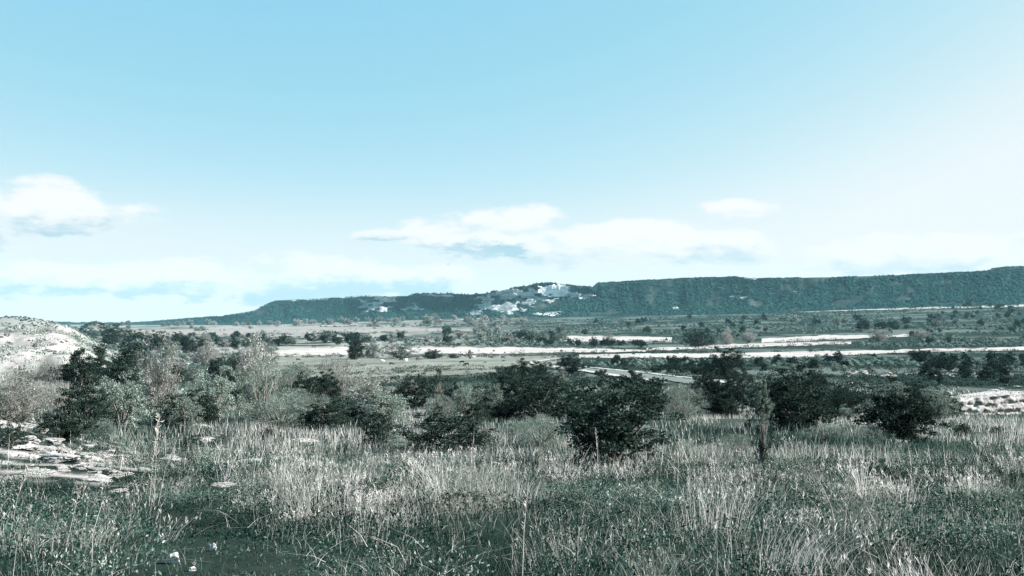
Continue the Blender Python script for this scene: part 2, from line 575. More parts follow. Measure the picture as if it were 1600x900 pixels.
def ridge_point(px, s):
    """px column, s 0 at the foot .. 1 at the rim .. 1.6 back on the plateau"""
    Yb = np.interp(px, RB[:, 0], RB[:, 1]); top = np.interp(px, RT[:, 0], RT[:, 1])
    Xb = (px - 800) / FPX * Yb
    zb = hterrain(Xb, Yb) - 3.0
    H0 = EYE + kslope(top) * Yb - zb
    run = np.clip(H0, 20, 400) * 2.9 + 40
    Yt = Yb + run
    H = EYE + kslope(top) * Yt - zb
    cl = sstep(px, 540, 600) * (1 - sstep(px, 915, 950))
    ss = np.clip(s, 0, 1)
    f1 = 0.45 * ss + 0.55 * ss ** 1.9
    rb = fbm(px / 30.0, px * 0, 3, 71) * .25
    f2 = 0.62 * (ss / .80) ** 1.2 * (ss < .80) + (ss >= .80) * (0.62 + 0.38 * sstep(ss, .79, .90 + 0 * rb))
    f = f1 * (1 - cl) + f2 * cl
    gul = (fbm(px / 42.0, s * .5, 4, 77) - .5) * 2
    gul2 = (fbm(px / 11.0, s * 1.6, 3, 79) - .5) * 2
    mid_ = np.sin(np.pi * np.clip(s, 0, 1))
    Yd = Yb + run * s + run * (.17 * gul + .03 * gul2) * (0.25 + .75 * mid_) * (s <= 1.01)
    z = zb + H * f - np.maximum(s - 1, 0) * 9.0
    z = z + H * 0.02 * gul2 * mid_
    return (px - 800) / FPX * Yd, Yd, z


ss = np.concatenate([np.linspace(-0.08, 1, NS - 6), [1.03, 1.1, 1.3, 1.8, 3.0, 5.0]])
PX, SS = np.meshgrid(pxs, ss)
X, Y, Z = ridge_point(PX, SS)
V = np.stack([X, Y, Z], -1).reshape(-1, 3)
nc = len(pxs)
k = np.arange(NS - 1)[:, None] * nc + np.arange(nc - 1)[None]
F = np.stack([k, k + 1, k + nc + 1, k + nc], -1).reshape(-1, 4)
nn = fbm(PX / 25, SS * 6, 4, 81)[..., None]
c = np.array([0.020, 0.034, 0.032]) * (1 - sstep(nn, .5, .7)) + np.array([0.046, 0.06, 0.056]) * sstep(nn, .5, .7)
rim = (np.exp(-((SS - 1.0) / .035) ** 2) * sstep(fbm(PX / 18, SS * 2, 3, 83), .42, .55))[..., None] * ((PX < 930)[..., None])
c = c * (1 - rim) + np.array([.55, .54, .52]) * rim
ridge = link('ridge', mesh('ridge', V, F, M['ridge'], c.reshape(-1, 3), True), kind='structure')

# bare limestone faces standing out of the slope
CLIFFS = [(588, 476, 30, 15, .50), (604, 468, 18, 6, .38), (645, 482, 24, 8, .56), (690, 462, 26, 3, .45), (742, 489, 16, 6, .40),
          (762, 473, 24, 18, .50), (796, 460, 24, 9, .30), (800, 482, 26, 12, .47), (829, 466, 14, 14, .42), (870, 453, 24, 8.5, .24),
          (850, 468, 30, 12, .62), (908, 463, 28, 6, .45), (858, 490, 24, 5, .44), (1141, 463, 9, 2.2, .4), (1161, 465, 8, 1.6, .4),
          (1240, 456, 6, 2, .3), (1056, 481, 6, 3, .4), (1128, 432.5, 10, 2, .4), (1175, 435, 10, 2.5, .3)]
cliff_px = []
GS = np.linspace(0, 1.0, 200)
for (cx, cy, rx, ry, th) in CLIFFS:
    gx = np.linspace(cx - rx * 1.25, cx + rx * 1.25, max(10, int(rx * 2.2)))
    gy = np.linspace(cy - ry * 1.25, cy + ry * 1.25, max(8, int(ry * 2.4)))
    pts = np.zeros((len(gy), len(gx), 3)); keep = np.zeros((len(gy), len(gx)))
    for a_, p in enumerate(gx):
        xs, ys, zs = ridge_point(np.full(200, p), GS)
        rows = px_of(xs, ys, zs)[1]
        rr = np.minimum.accumulate(rows)
        s = np.interp(-gy, -rr, GS)
        xs, ys, zs = ridge_point(np.full(len(gy), p), s)
        pts[:, a_] = np.column_stack([xs, ys, zs])
    GX, GY = np.meshgrid(gx, gy)
    r = np.hypot((GX - cx) / rx, (GY - cy) / ry)
    nz = fbm(GX / 10.0, GY / 3.2, 4, 91)
    keep = (1.15 - r) * .55 + (nz - .5) * 1.15
    strata = (np.floor(fbm(GX / 30, GY / 3.5, 2, 95) * 9) % 2) * 1.2 + fbm(GX / 7, GY / 2, 3, 97) * 4
    pts[..., 1] -= 5.0 + strata + 3 * np.clip(1 - r, 0, 1)
    pts[..., 0] = pts[..., 0]
    if cx == 870:
        pts[..., 1] += strata * .6
        pts[..., 1] += (pts[..., 0] - pts[..., 0].mean()) * .5 - 14  # peak face turned right, shaped to look sunlit
    # the rock bends back into the slope at its ragged edge
    edge = np.clip((keep - (th - .32)) / .1, 0, 1)
    pts[..., 1] += (1 - edge) * 14
    nyy, nxx = keep.shape
    k = np.arange(nyy - 1)[:, None] * nxx + np.arange(nxx - 1)[None]
    F = np.stack([k, k + nxx, k + nxx + 1, k + 1], -1).reshape(-1, 4)
    kq = np.minimum.reduce([keep[:-1, :-1], keep[1:, :-1], keep[1:, 1:], keep[:-1, 1:]]).ravel()
    F = F[kq > th - (.33 if ry > 7 else .29)]
    if len(F) < 4:
        continue
    cf = link('cliff_face', mesh('cliff_face', pts.reshape(-1, 3), F, M['cliff_sunlit'] if cx == 870 else M['cliff'], None, True), parent=ridge)
    cliff_px.append((cx, cy, rx, ry, th))


# ------------------------------------------------------------------ far woodland and scrub (uncountable)
def blobs(P, rad_, hgt, seed):
    """low faceted crowns, one little dome each"""
    g = np.random.default_rng(seed)
    N = len(P)
    ang = np.arange(5) * 2 * np.pi / 5
    Vv = np.zeros((N, 6, 3))
    a = ang[None] + g.uniform(0, 6.28, (N, 1))
    r1 = rad_[:, None] * g.uniform(.7, 1.25, (N, 5))
    Vv[:, :5] = P[:, None] + np.stack([np.cos(a) * r1, np.sin(a) * r1, hgt[:, None] * g.uniform(.0, .45, (N, 5))], -1)
    Vv[:, 5] = P + np.stack([g.uniform(-.3, .3, N) * rad_, g.uniform(-.3, .3, N) * rad_, hgt * g.uniform(.9, 1.2, N)], -1)
    q = np.array([[e, (e + 1) % 5, 5] for e in range(5)])
    Ff = (np.arange(N)[:, None, None] * 6 + q[None]).reshape(-1, 3)
    return Vv.reshape(-1, 3), Ff


g = np.random.default_rng(5)
N = 60000
p = g.uniform(-150, 1720, N); s = g.uniform(-.05, 1.02, N)
s = np.where(g.random(N) < .03, g.uniform(.985, 1.02, N), s)
X, Y, Z = ridge_point(p, s)
row = px_of(X, Y, Z)[1]
ok = fbm(p / 20, s * 5, 3, 61) > .36
for (cx, cy, rx, ry, th) in cliff_px:
    r = np.hypot((p - cx) / rx, (row - cy) / ry)
    ok &= ~((r < 0.95) & (g.random(N) < (.95 if ry > 7 else .8)))
ok &= ~((p > 540) & (p < 930) & (s > .96) & (g.random(N) < .6))
P = np.column_stack([X, Y, Z - .6])[ok]
sc = g.uniform(.75, 1.45, len(P)) * (1 + P[:, 1] / 9000)
sc = sc * np.where(s[ok] > .95, .55, 1.0)
V, F = blobs(P, 2.8 * sc, 2.9 * sc * g.uniform(.6, 1.4, len(P)), 6)
link('woodland', mesh('woodland', V, F, M['leaf_wood']), kind='stuff', label='dark wooded cover over the slope of the long ridge', cat='woodland')

M['leaf_scrub'] = leaf_mat('leaf_scrub', (0.009, 0.020, 0.0185), (0.066, 0.086, 0.075), 0.0)
N = 30000
lp = g.uniform(-60, 1700, N)
ly = np.exp(g.uniform(math.log(330), math.log(2000), N))
lx = (lp - 800) / FPX * ly
d = fbm(lx / 70, ly / 130, 4, 63) + .12 * sstep(lp, 600, 1000) - .05
ok = (d > .47)
ok |= (lp < 260) & (ly > 380) & (d > .40)
rows = px_of(lx, ly, hterrain(lx, ly))[1]
FIELDS = [(425, 545, 543, 557), (600, 1010, 540, 556), (870, 1050, 524, 535), (905, 1640, 542, 562), (1010, 1330, 534, 549), (1190, 1420, 522, 536), (205, 740, 511, 528)]
inside = np.zeros(N, bool)
for (a, b, r0, r1) in FIELDS:
    inside |= (lp > a) & (lp < b) & (rows > r0) & (rows < r1)
inside |= (lp > 395) & (lp < 880) & (rows > 554) & (rows < 592)
ok &= ~(inside & (g.random(N) < .97))
lx, ly = lx[ok], ly[ok]
P = np.column_stack([lx, ly, hterrain(lx, ly) - .15])
sc = g.uniform(.5, 1.4, len(P)) * (0.6 + ly / 1500)
V, F = blobs(P, 1.35 * sc, 1.25 * sc * g.uniform(.7, 1.4, len(P)), 7)
link('scrub', mesh('scrub', V, F, M['leaf_scrub']), kind='stuff', label='low dark scrub spread over the plain below the ridge', cat='scrub')


# ------------------------------------------------------------------ shrubs
def tube(p0, p1, p2, r0, r1):
    """bent tapered twig with four sides: 3 rings"""
    P = np.array([p0, p1, p2], float)
    rr = [r0, (r0 + r1) * .5, r1]
    d = P[2] - P[0]; d /= (np.linalg.norm(d) + 1e-9)
    a = np.cross(d, [0.3, 0.9, 0.1]); a /= (np.linalg.norm(a) + 1e-9)
    b = np.cross(d, a)
    V = []
    for q, r in zip(P, rr):
        for w in range(4):
            th = w * np.pi / 2
            V.append(q + r * (np.cos(th) * a + np.sin(th) * b))
    F = []
    for l in range(2):
        for w in range(4):
            F.append([l * 4 + w, l * 4 + (w + 1) % 4, l * 4 + 4 + (w + 1) % 4, l * 4 + 4 + w])
    return np.array(V), np.array(F)


def diamonds(P, axis, length, width, g):
    """leaf shaped quads: P base points, axis unit directions"""
    N = len(P)
    rnd = g.normal(size=(N, 3))
    side = np.cross(axis, rnd); side /= (np.linalg.norm(side, axis=1)[:, None] + 1e-9)
    L = np.asarray(length)[:, None]; Wd = np.asarray(width)[:, None]
    V = np.stack([P, P + axis * L * .45 + side * Wd * .5, P + axis * L, P + axis * L * .45 - side * Wd * .5], 1)
    F = np.arange(N * 4).reshape(N, 4)
    return V.reshape(-1, 3), F


def make_shrub(seed, form, nclump, nleaf, leaf, crad, twigs=0):
    """unit shrub: 1 high, 1 wide. returns (crown V,F), (branches V,F)"""
    g = np.random.default_rng(seed)
    C = []
    while len(C) < nclump:
        th = g.uniform(0, 6.283); u = g.uniform(0, 1)
        lobe = 1 + .20 * np.sin(th * 2 + seed) + .14 * np.sin(th * 3 + seed * 2.3)
        if form == 'dome':
            ph = np.arccos(g.uniform(-.92, 1)); r = u ** .33 * g.uniform(.70, 1.14)
            q = np.array([np.sin(ph) * np.cos(th) * .42 * lobe * r, np.sin(ph) * np.sin(th) * .42 * lobe * r, (.42 + np.cos(ph) * .48 * r) * (1 + .18 * np.sin(th * 2 + 1 + seed))])
        elif form == 'low':
            ph = np.arccos(g.uniform(0, 1)); r = u ** .3 * g.uniform(.78, 1.08)
            q = np.array([np.sin(ph) * np.cos(th) * .46 * lobe * r, np.sin(ph) * np.sin(th) * .46 * lobe * r, .12 + np.cos(ph) * .80 * r])
        elif form == 'upright':
            zz = g.uniform(.12, .98); rr = .46 * (1 - abs(zz - .45) * 1.25) * np.sqrt(u) * lobe
            q = np.array([np.cos(th) * rr, np.sin(th) * rr, zz])
        else:  # vase: fans out of its base
            zz = g.uniform(.06, .96); rr = (.16 + .34 * np.sin(zz * 2.6)) * np.sqrt(u) * lobe
            q = np.array([np.cos(th) * rr, np.sin(th) * rr, zz * (1 - .25 * u)])
        if q[2] < .05:
            continue
        C.append(q)
    C = np.array(C)
    # leaves
    n = nclump * nleaf
    ci = np.repeat(np.arange(nclump), nleaf)
    cr = crad * g.uniform(.6, 1.35, nclump)
    off = g.normal(size=(n, 3)); off /= np.linalg.norm(off, axis=1)[:, None]
    off *= (g.uniform(0, 1, n) ** .45 * cr[ci])[:, None]
    off[:, 2] *= .8
    P = C[ci] + off
    P[:, 2] = np.maximum(P[:, 2], .012)
    out = P - np.array([0, 0, .35]); out /= np.linalg.norm(out, axis=1)[:, None]
    ax = out * .6 + g.normal(size=(n, 3)) * .75 + np.array([0, 0, .25]); ax /= np.linalg.norm(ax, axis=1)[:, None]
    ln = leaf * g.uniform(.6, 1.5, n)
    LV, LF = diamonds(P, ax, ln, ln * g.uniform(.45, .7, n), g)
    if twigs:
        m = twigs
        ti = g.integers(0, nclump, m)
        b0 = C[ti] * .88 + g.normal(size=(m, 3)) * .05
        d = (C[ti] - np.array([0, 0, .3])) * 1.2 + g.normal(size=(m, 3)) * .42 + np.array([0, 0, .35])
        ln = np.linalg.norm(d, axis=1); d /= ln[:, None]; ln = g.uniform(.07, .19, m)
        TV, TF = diamonds(b0, d, ln * g.uniform(.9, 1.35, m), np.full(m, leaf * .22), g)
        LF = np.vstack([LF, TF + len(LV)]); LV = np.vstack([LV, TV])
    BV, BF, o = [], [], 0
    for kx in range(min(nclump, 26)):
        q = C[kx]
        b = np.array([g.normal() * .03, g.normal() * .03, -.03])
        mm = b * .45 + q * .55 + np.array([g.normal() * .03, g.normal() * .03, .08 * (1 - q[2])])
        v, f = tube(b, mm, q, .016, .004)
        BV.append(v); BF.append(f + o); o += len(v)
    return (LV, LF), (np.vstack(BV), np.vstack(BF))


ARCH = {}


def arch(key, mat, *a, **k):
    (LV, LF), (BV, BF) = make_shrub(*a, **k)
    ARCH[key] = (mesh('crown', LV, LF, mat), mesh('branches', BV, BF, M['bark']))


for q in range(4):
    arch(f'dark{q}', M['leaf_dark'], 100 + q, 'dome', 160, 95, .026, .074)
for q in range(2):
    arch(f'darklow{q}', M['leaf_dark'], 120 + q, 'low', 160, 90, .024, .068)
for q in range(4):
    arch(f'grey{q}', M['leaf_grey'], 140 + q, 'dome', 130, 80, .022, .074)
arch('greyup', M['leaf_light'], 150, 'upright', 90, 90, .022, .060)
arch('darkup', M['leaf_dark'], 151, 'upright', 60, 70, .024, .070)
for q in range(2):
    arch(f'pale{q}', M['leaf_pale'], 160 + q, 'dome', 120, 70, .021, .072, twigs=900)
for q in range(2):
    arch(f'twig{q}', M['leaf_pale'], 170 + q, 'vase', 110, 30, .018, .075, twigs=2600)
    arch(f'gtwig{q}', M['leaf_grey'], 175 + q, 'vase', 110, 50, .019, .075, twigs=2200)
for q in range(4):
    arch(f'far_dark{q}', M['leaf_dark'], 180 + q, 'dome', 44, 26, .10, .13)
    arch(f'far_grey{q}', M['leaf_grey'], 190 + q, 'dome', 44, 26, .10, .13)
    arch(f'far_pale{q}', M['leaf_pale'], 200 + q, 'dome', 44, 26, .10, .13)


def shrub(key, px, base, top, width, label, group=None, name='shrub', cat='shrub', depth=None, parts=True):
    x, y, z = ground_hit(px, base)
    s = y / FPX * CO
    h = (base - top) * s * 1.03; w = width * s
    cr, br = ARCH[key]
    rz = random.uniform(0, 6.28)
    if parts:
        o = link(name, None, loc=(x, y, z - .03 * h), label=label, cat=cat, group=group)
        link('crown', cr, o); link('trunk' if name in ('tree', 'sapling') else 'branches', br, o)
    else:
        o = link(name, cr, loc=(x, y, z - .03 * h), label=label, cat=cat, group=group)
    o.rotation_euler = (0, 0, rz)
    o.scale = (w * random.uniform(.95, 1.05), w * random.uniform(.8, 1.0), h)
    return o


HERO = [
    # key, px, base row, top row, width, label, name
    ('dark0', 955, 722, 588, 178, 'largest black-green bush in the middle, rising straight out of the pale grass', 'bush'),
    ('dark1', 1402, 693, 595, 128, 'dark round bush with ragged pale top standing alone at right edge of the meadow', 'bush'),
    ('dark2', 1245, 672, 575, 152, 'broad dark bush with grey-green top right of the slender sapling', 'bush'),
    ('darkup', 1190, 730, 600, 50, 'slender upright sapling with light leaves left of the broad dark bush', 'sapling'),
    ('darklow0', 700, 708, 632, 165, 'wide low dome of dark fine-leaved bush left of the black bush', 'bush'),
    ('grey0', 766, 655, 594, 60, 'rounded pale grey-green bush above the wide low dome', 'bush'),
    ('dark3', 592, 705, 640, 66, 'dark leafy bush at the back of the tall dry grass left of the low dome', 'bush'),
    ('dark0', 1015, 652, 590, 62, 'black bush tucked behind the right shoulder of the largest bush', 'bush'),
    ('gtwig0', 1068, 655, 596, 78, 'soft grey feathery bush beside the end of the dirt road', 'bush'),
    ('dark1', 1126, 648, 580, 92, 'dark bush below the dome-shaped tree right of the grey feathery bush', 'bush'),
    ('dark2', 1134, 592, 544, 62, 'dark dome-shaped tree breaking the long pale field strip', 'tree'),
    ('gtwig1', 410, 658, 556, 92, 'tall grey-green bush with dark lower leaves left of the bluish bush', 'bush'),
    ('pale0', 400, 622, 528, 92, 'large pale-topped bush on the left rising above the pasture edge', 'bush'),
    ('grey1', 337, 652, 562, 84, 'grey-green bush left of the tall pale-topped bush', 'bush'),
    ('pale1', 250, 648, 522, 70, 'tall feathery pinkish bush highest on the left', 'bush'),
    ('grey2', 190, 668, 570, 96, 'light green leafy bush below the dark thicket on the left', 'bush'),
    ('dark3', 122, 618, 543, 84, 'dark leafy bush against the pale chalk slope', 'bush'),
    ('dark0', 205, 605, 534, 84, 'near-black thicket right of the chalk slope', 'bush'),
    ('pale1', 30, 660, 590, 100, 'pale dry bush on the far left edge below the chalk slope', 'bush'),
    ('twig1', 78, 640, 588, 66, 'pale twiggy bush left of the dark leafy bush on the chalk slope', 'bush'),
    ('dark1', 36, 603, 572, 26, 'small dark bush on the pale left slope', 'bush'),
    ('darklow1', 20, 700, 655, 52, 'small dark plant at the left edge above the limestone slabs', 'bush'),
    ('dark2', 100, 688, 640, 84, 'dark low bush above the limestone slabs at left', 'bush'),
    ('grey3', 290, 672, 610, 70, 'grey-green bush below the tall feathery bush', 'bush'),
    ('darklow0', 478, 632, 578, 72, 'bluish dark soft bush at the near edge of the pasture', 'bush'),
    ('twig1', 528, 622, 551, 62, 'pale feathery leafless bush overlapping the cattle pasture', 'bush'),
    ('pale1', 578, 632, 574, 80, 'pale bush with bright right side just right of the leafless one', 'bush'),
    ('grey0', 600, 662, 604, 104, 'grey-green bush under the bright-sided pale bush', 'bush'),
    ('darklow1', 510, 668, 618, 96, 'dark low bush behind the tall dry grass left of centre', 'bush'),
    ('dark3', 645, 640, 595, 52, 'dark bush speckled with light leaves below the cattle', 'bush'),
    ('darkup', 685, 640, 578, 36, 'narrow upright dark bush below the cattle', 'bush'),
    ('grey1', 722, 648, 590, 58, 'grey-green bush between the narrow upright one and the rounded pale one', 'bush'),
    ('darklow0', 842, 655, 588, 106, 'dark spreading scrub bush left of the largest bush', 'bush'),
    ('gtwig0', 842, 702, 645, 82, 'light grey-green bush touching the left foot of the largest bush', 'bush'),
    ('dark2', 892, 584, 554, 46, 'dark bush on the outside of the bend of the dirt road', 'bush'),
    ('dark0', 846, 587, 563, 36, 'dark bush on the inside of the bend of the dirt road', 'bush'),
    ('grey3', 1466, 655, 600, 66, 'grey bush behind the right side of the lone round bush', 'bush'),
    ('darklow1', 1374, 757, 722, 62, 'small dark leafy plant in the open grass below the lone round bush', 'plant'),
    ('dark1', 556, 562, 521, 32, 'dark tree between the two pale stubble fields', 'tree'),
    ('grey2', 582, 560, 530, 34, 'grey-green tree touching the right side of the dark tree between the stubble fields', 'tree'),
    ('grey0', 625, 560, 534, 52, 'spreading grey bush at the left tip of the long stubble field', 'bush'),
    ('dark2', 675, 561, 546, 34, 'low dark bush on the far edge of the cattle pasture', 'bush'),
    ('dark3', 708, 560, 552, 20, 'tiny flat dark bush on the far edge of the cattle pasture', 'bush'),
    ('darkup', 734, 561, 547, 18, 'small dark bush leaning right at the far edge of the cattle pasture', 'bush'),
    ('dark3', 1092, 542, 512, 54, 'largest dark tree on the plain above the long pale strips', 'tree'),
    ('pale0', 1136, 539, 513, 30, 'pale round tree just right of the largest dark tree on the plain', 'tree'),
    ('pale1', 1170, 535, 515, 28, 'smaller pale tree second to the right of the largest dark tree on the plain', 'tree'),
    ('pale0', 951, 537, 518, 21, 'single pale round tree standing in front of a small stubble strip', 'tree'),
    ('dark0', 1349, 516, 497, 28, 'leftmost of three dark round trees in a row on the right plain', 'tree'),
    ('dark1', 1377, 514, 499, 22, 'middle one of three dark round trees in a row on the right plain', 'tree'),
    ('dark2', 1399, 515, 500, 20, 'rightmost of three dark round trees in a row on the right plain', 'tree'),
    ('darkup', 1465, 509, 490, 24, 'dark pointed tree right of the three round trees on the plain', 'tree'),
    ('pale1', 1374, 533, 511, 46, 'wide pale bush below the three dark round trees', 'bush'),
    ('pale0', 1440, 530, 514, 28, 'pale round bush right of the wide pale bush on the right plain', 'bush'),
    ('dark3', 1310, 562, 548, 22, 'small dark bush poking up into the long pale strip', 'bush'),
    ('dark1', 1428, 557, 545, 22, 'small dark bush at the lower edge of the narrowing pale strip', 'bush'),
]
for (key, p, b, t, w, lab, nm) in HERO:
    o = shrub(key, p, b, t, w * 1.12, lab, name=nm, cat=nm)
    if nm == 'sapling':
        up = link('leafy_top', ARCH['greyup'][0], o)
        up.location = (.05, 0, .46); up.scale = (.95, .95, .56); up.rotation_euler = (0, 0, 1.0)


def leaf_cover(name, lp, ly, size, mat, label, seed, nleaf=34, lsz=(.2, .42)):
    g = np.random.default_rng(seed)
    lx = (lp - 800) / FPX * ly
    P = np.column_stack([lx, ly, hterrain(lx, ly)])
    ci = np.repeat(np.arange(len(P)), nleaf)
    n = len(ci); sz = size[ci]
    off_ = g.normal(size=(n, 3)); off_ /= np.linalg.norm(off_, axis=1)[:, None]
    off_ *= (g.random(n) ** .4 * sz)[:, None]
    off_[:, 2] = np.abs(off_[:, 2]) * g.uniform(.5, 1.0, len(P))[ci]
    d = off_ / sz[:, None] + g.normal(size=(n, 3)) * .6 + np.array([0, 0, .4]); d /= np.linalg.norm(d, axis=1)[:, None]
    ln = sz * g.uniform(lsz[0], lsz[1], n)
    V, F = diamonds(P[ci] + off_, d, ln, ln * .6, g)
    link(name, mesh(name, V, F, mat), kind='stuff', label=label, cat='scrub')


g_ = np.random.default_rng(77)
N = 7000
lp = g_.uniform(380, 1660, N); ly = np.exp(g_.uniform(math.log(95), math.log(420), N))
lx = (lp - 800) / FPX * ly
rows = px_of(lx, ly, hterrain(lx, ly))[1]
bad = np.zeros(N, bool)
for (a, b, r0, r1) in FIELDS:
    bad |= (lp > a) & (lp < b) & (rows > r0 + 1) & (rows < r1)
bad |= (lp > 395) & (lp < 860) & (rows > 554) & (rows < 572)
rd = np.interp(lp, [830, 870, 930, 1040, 1160], [568, 573, 581, 597, 606])
bad |= (lp > 820) & (lp < 1180) & (np.abs(rows - rd) < 7)
bad |= (lp > 1475) & (rows > 606) & (rows < 650)
ok = ~bad & (fbm(lx / 16, ly / 26, 3, 64) > .43)
leaf_cover('low_scrub', lp[ok], ly[ok], g_.uniform(.35, 1.15, N)[ok] * (.7 + ly[ok] / 500), M['leaf_dark'], 'low dark leafy scrub matted between road, strips and stone ledge', 78, 26)
# ragged scrub along the near edges of the fields
ep, er = [], []
for pts in [[(600, 553), (760, 556), (900, 553), (1010, 551)], [(905, 561), (1130, 562), (1250, 561), (1400, 554), (1640, 548)], [(870, 534), (1050, 535)],
            [(1010, 549.5), (1200, 542.5), (1330, 538.5)], [(1190, 536.5), (1420, 527)], [(420, 557), (545, 556)], [(205, 527), (450, 522.5), (740, 517.5)], [(400, 558), (860, 558)],
            [(880, 493.5), (1250, 488.5), (1640, 480)], [(600, 542), (760, 540.5), (1010, 546)], [(905, 552.5), (1130, 551.5), (1400, 545.5)]]:
    q = np.array(pts, float)
    n = int((q[-1, 0] - q[0, 0]) * .75)
    p_ = g_.uniform(q[0, 0], q[-1, 0], n)
    kp = fbm(p_ / 26, p_ * 0 + len(ep), 3, 65) > .43
    p_ = p_[kp]
    ep.append(p_); er.append(np.interp(p_, q[:, 0], q[:, 1]) + g_.normal(size=len(p_)) * 1.3)
ep = np.concatenate(ep); er = np.concatenate(er)
ly = np.array([ground_hit(a, b)[1] for a, b in zip(ep, er)])
leaf_cover('field_edge_scrub', ep, ly, g_.uniform(.5, 1.7, len(ep)) * (ly / 450) ** .8, M['leaf_dark'], 'ragged dark scrub growing along the field edges', 79, 22)
for nm_, mt_, n_, lb_, sd_ in [('valley_scrub', 'leaf_dark', 420, 'dark scattered scrub over the left and middle plain', 82), ('pale_valley_scrub', 'leaf_pale', 330, 'pale sunlit scattered scrub over the left and middle plain', 83)]:
    lp = g_.uniform(180, 930, n_ * 3); ly = np.exp(g_.uniform(math.log(480), math.log(1900), n_ * 3))
    lx = (lp - 800) / FPX * ly
    rows = px_of(lx, ly, hterrain(lx, ly))[1]
    bad = np.zeros(len(lp), bool)
    for (a, b, r0, r1) in FIELDS:
        bad |= (lp > a) & (lp < b) & (rows > r0 + .5) & (rows < r1 + .5)
    ok = ~(bad & (g_.random(len(lp)) < .88)) & (fbm(lp / 40, np.log(ly) * 9, 3, sd_) > .45)
    leaf_cover(nm_, lp[ok], ly[ok], g_.uniform(1.0, 2.6, len(lp))[ok] * (ly[ok] / 900) ** .5, M[mt_], lb_, sd_, 44)
N = 2600
lp = g_.uniform(395, 875, N); ly = np.exp(g_.uniform(math.log(215), math.log(460), N))
ok = fbm(lp / 45, ly / 14, 3, 67) > .46
leaf_cover('pasture_tufts', lp[ok], ly[ok], g_.uniform(.2, .55, N)[ok], M['leaf_grey'], 'grey-green tussocks dotted over the cattle pasture', 81, 14)
# grey tufts over the chalk slope
N = 3600
lp = g_.uniform(-80, 260, N); ly = g_.uniform(60, 230, N)
ok = fbm(lp / 22, ly / 12, 3, 66) > .47
leaf_cover('slope_tufts', lp[ok], ly[ok], g_.uniform(.25, .8, N)[ok], M['leaf_grey'], 'grey dry tufts dotted over the pale chalk slope', 80, 24)


def scatter(n, pr, rr, sizes, kinds, label, group, name='shrub', aspect=1.25, avoid=True):
    g = random.Random(hash(group) % 1000 if False else sum(map(ord, group)))
    placed = 0; tries = 0
    while placed < n and tries < n * 20:
        tries += 1
        p = g.uniform(*pr); t = g.random()
        r = rr[0] + (rr[1] - rr[0]) * t
        if callable(rr[2] if len(rr) > 2 else None):
            r = r + rr[2](p)
        if avoid and any(a < p < b and r0 - 1 < r < r1 + 3 for (a, b, r0, r1) in FIELDS):
            if g.random() < .93:
                continue
        h = g.uniform(*sizes)
        shrub(g.choice(kinds), p, r, r - h, h * aspect * g.uniform(.8, 1.35), label, group, name, parts=False, cat='shrub')
        placed += 1


FD = [f'far_dark{q}' for q in range(4)]; FG = [f'far_grey{q}' for q in range(4)]; FP = [f'far_pale{q}' for q in range(4)]
scatter(80, (330, 830), (500, 512), (6, 11), FP + FG[:2], 'small pale round shrub in the belt above the ploughed field', 'pale shrubs above the ploughed field')
scatter(40, (540, 900), (520, 536), (8, 15), FP + FD[:3] + FG, 'round shrub in the row between ploughed field and long stubble field', 'shrubs between the fields')
scatter(46, (190, 560), (526, 548), (9, 19), FD + FG + FP[:2], 'shrub in the belt below the ploughed field on the left', 'shrubs below the ploughed field')
scatter(16, (180, 420), (508, 520), (6, 10), FP + FG, 'pale shrub beyond the left end of the ploughed field', 'shrubs beyond the ploughed field')
scatter(18, (855, 1040), (538, 543), (7, 12), FD, 'low dark shrub in the hedge under the small stubble strip', 'hedge under the small strip', avoid=False)
scatter(26, (930, 1130), (566, 590), (10, 18), FD, 'dark shrub in the thicket between dirt road and pale strip', 'thicket by the dirt road')
scatter(16, (1170, 1330), (562, 582), (10, 16), FD + FG[:2], 'dark shrub in the scrub under the long pale strip', 'scrub under the pale strip')
scatter(24, (1420, 1610), (562, 602), (14, 26), FD, 'dark shrub in the thicket at the right edge above the stone ledge', 'thicket at the right edge')
scatter(36, (1180, 1610), (498, 545), (6, 13), FD + FG, 'shrub dotted over the right-hand plain', 'shrubs on the right plain')
scatter(26, (900, 1200), (498, 528), (5, 9), FD, 'small dark shrub in the scrub belt under the ridge', 'shrubs under the ridge')
scatter(24, (1450, 1600), (478, 498), (4, 9), FD, 'tiny dark shrub on the slope foot at far right', 'shrubs at the slope foot')

# more bushes packed in the near belt between the meadow and the plain
BELT = [f'dark{q}' for q in range(4)] + ['grey0', 'grey1', 'grey2', 'darklow0', 'darklow1', 'gtwig0', 'gtwig1']


ORD = ['leftmost', 'second from left', 'third from left', 'fourth from left', 'fifth from left', 'sixth from left', 'seventh from left', 'eighth from left',
       'ninth from left', 'tenth from left', 'eleventh from left', 'twelfth from left', 'thirteenth from left', 'fourteenth from left', 'fifteenth from left',
       'sixteenth from left', 'seventeenth from left', 'eighteenth from left', 'nineteenth from left', 'twentieth from left', '21st from left', '22nd from left',
       '23rd from left', '24th from left', '25th from left', '26th from left', '27th from left', '28th from left', '29th from left', '30th from left', '31st from left', '32nd from left']


def belt(n, pr, rr, sizes, kinds, where, aspect=1.45):
    g = random.Random(sum(map(ord, where)))
    for q, p in enumerate(sorted(pr[0] + (pr[1] - pr[0]) * (k_ + g.uniform(.05, .95)) / n for k_ in range(n))):
        r = g.uniform(*rr); h = g.uniform(*sizes) * 1.2; key = g.choice(kinds)
        look = 'dark' if key.startswith('dark') else 'pale dry' if key[0] in 'pt' else 'grey-green'
        lab = (ORD[q] if q < n - 1 else 'rightmost') + ' of the bushes ' + where + ', ' + look
        shrub(key, p, r, r - h, h * aspect * g.uniform(.8, 1.3), lab, 'bushes ' + where, 'bush', 'bush')


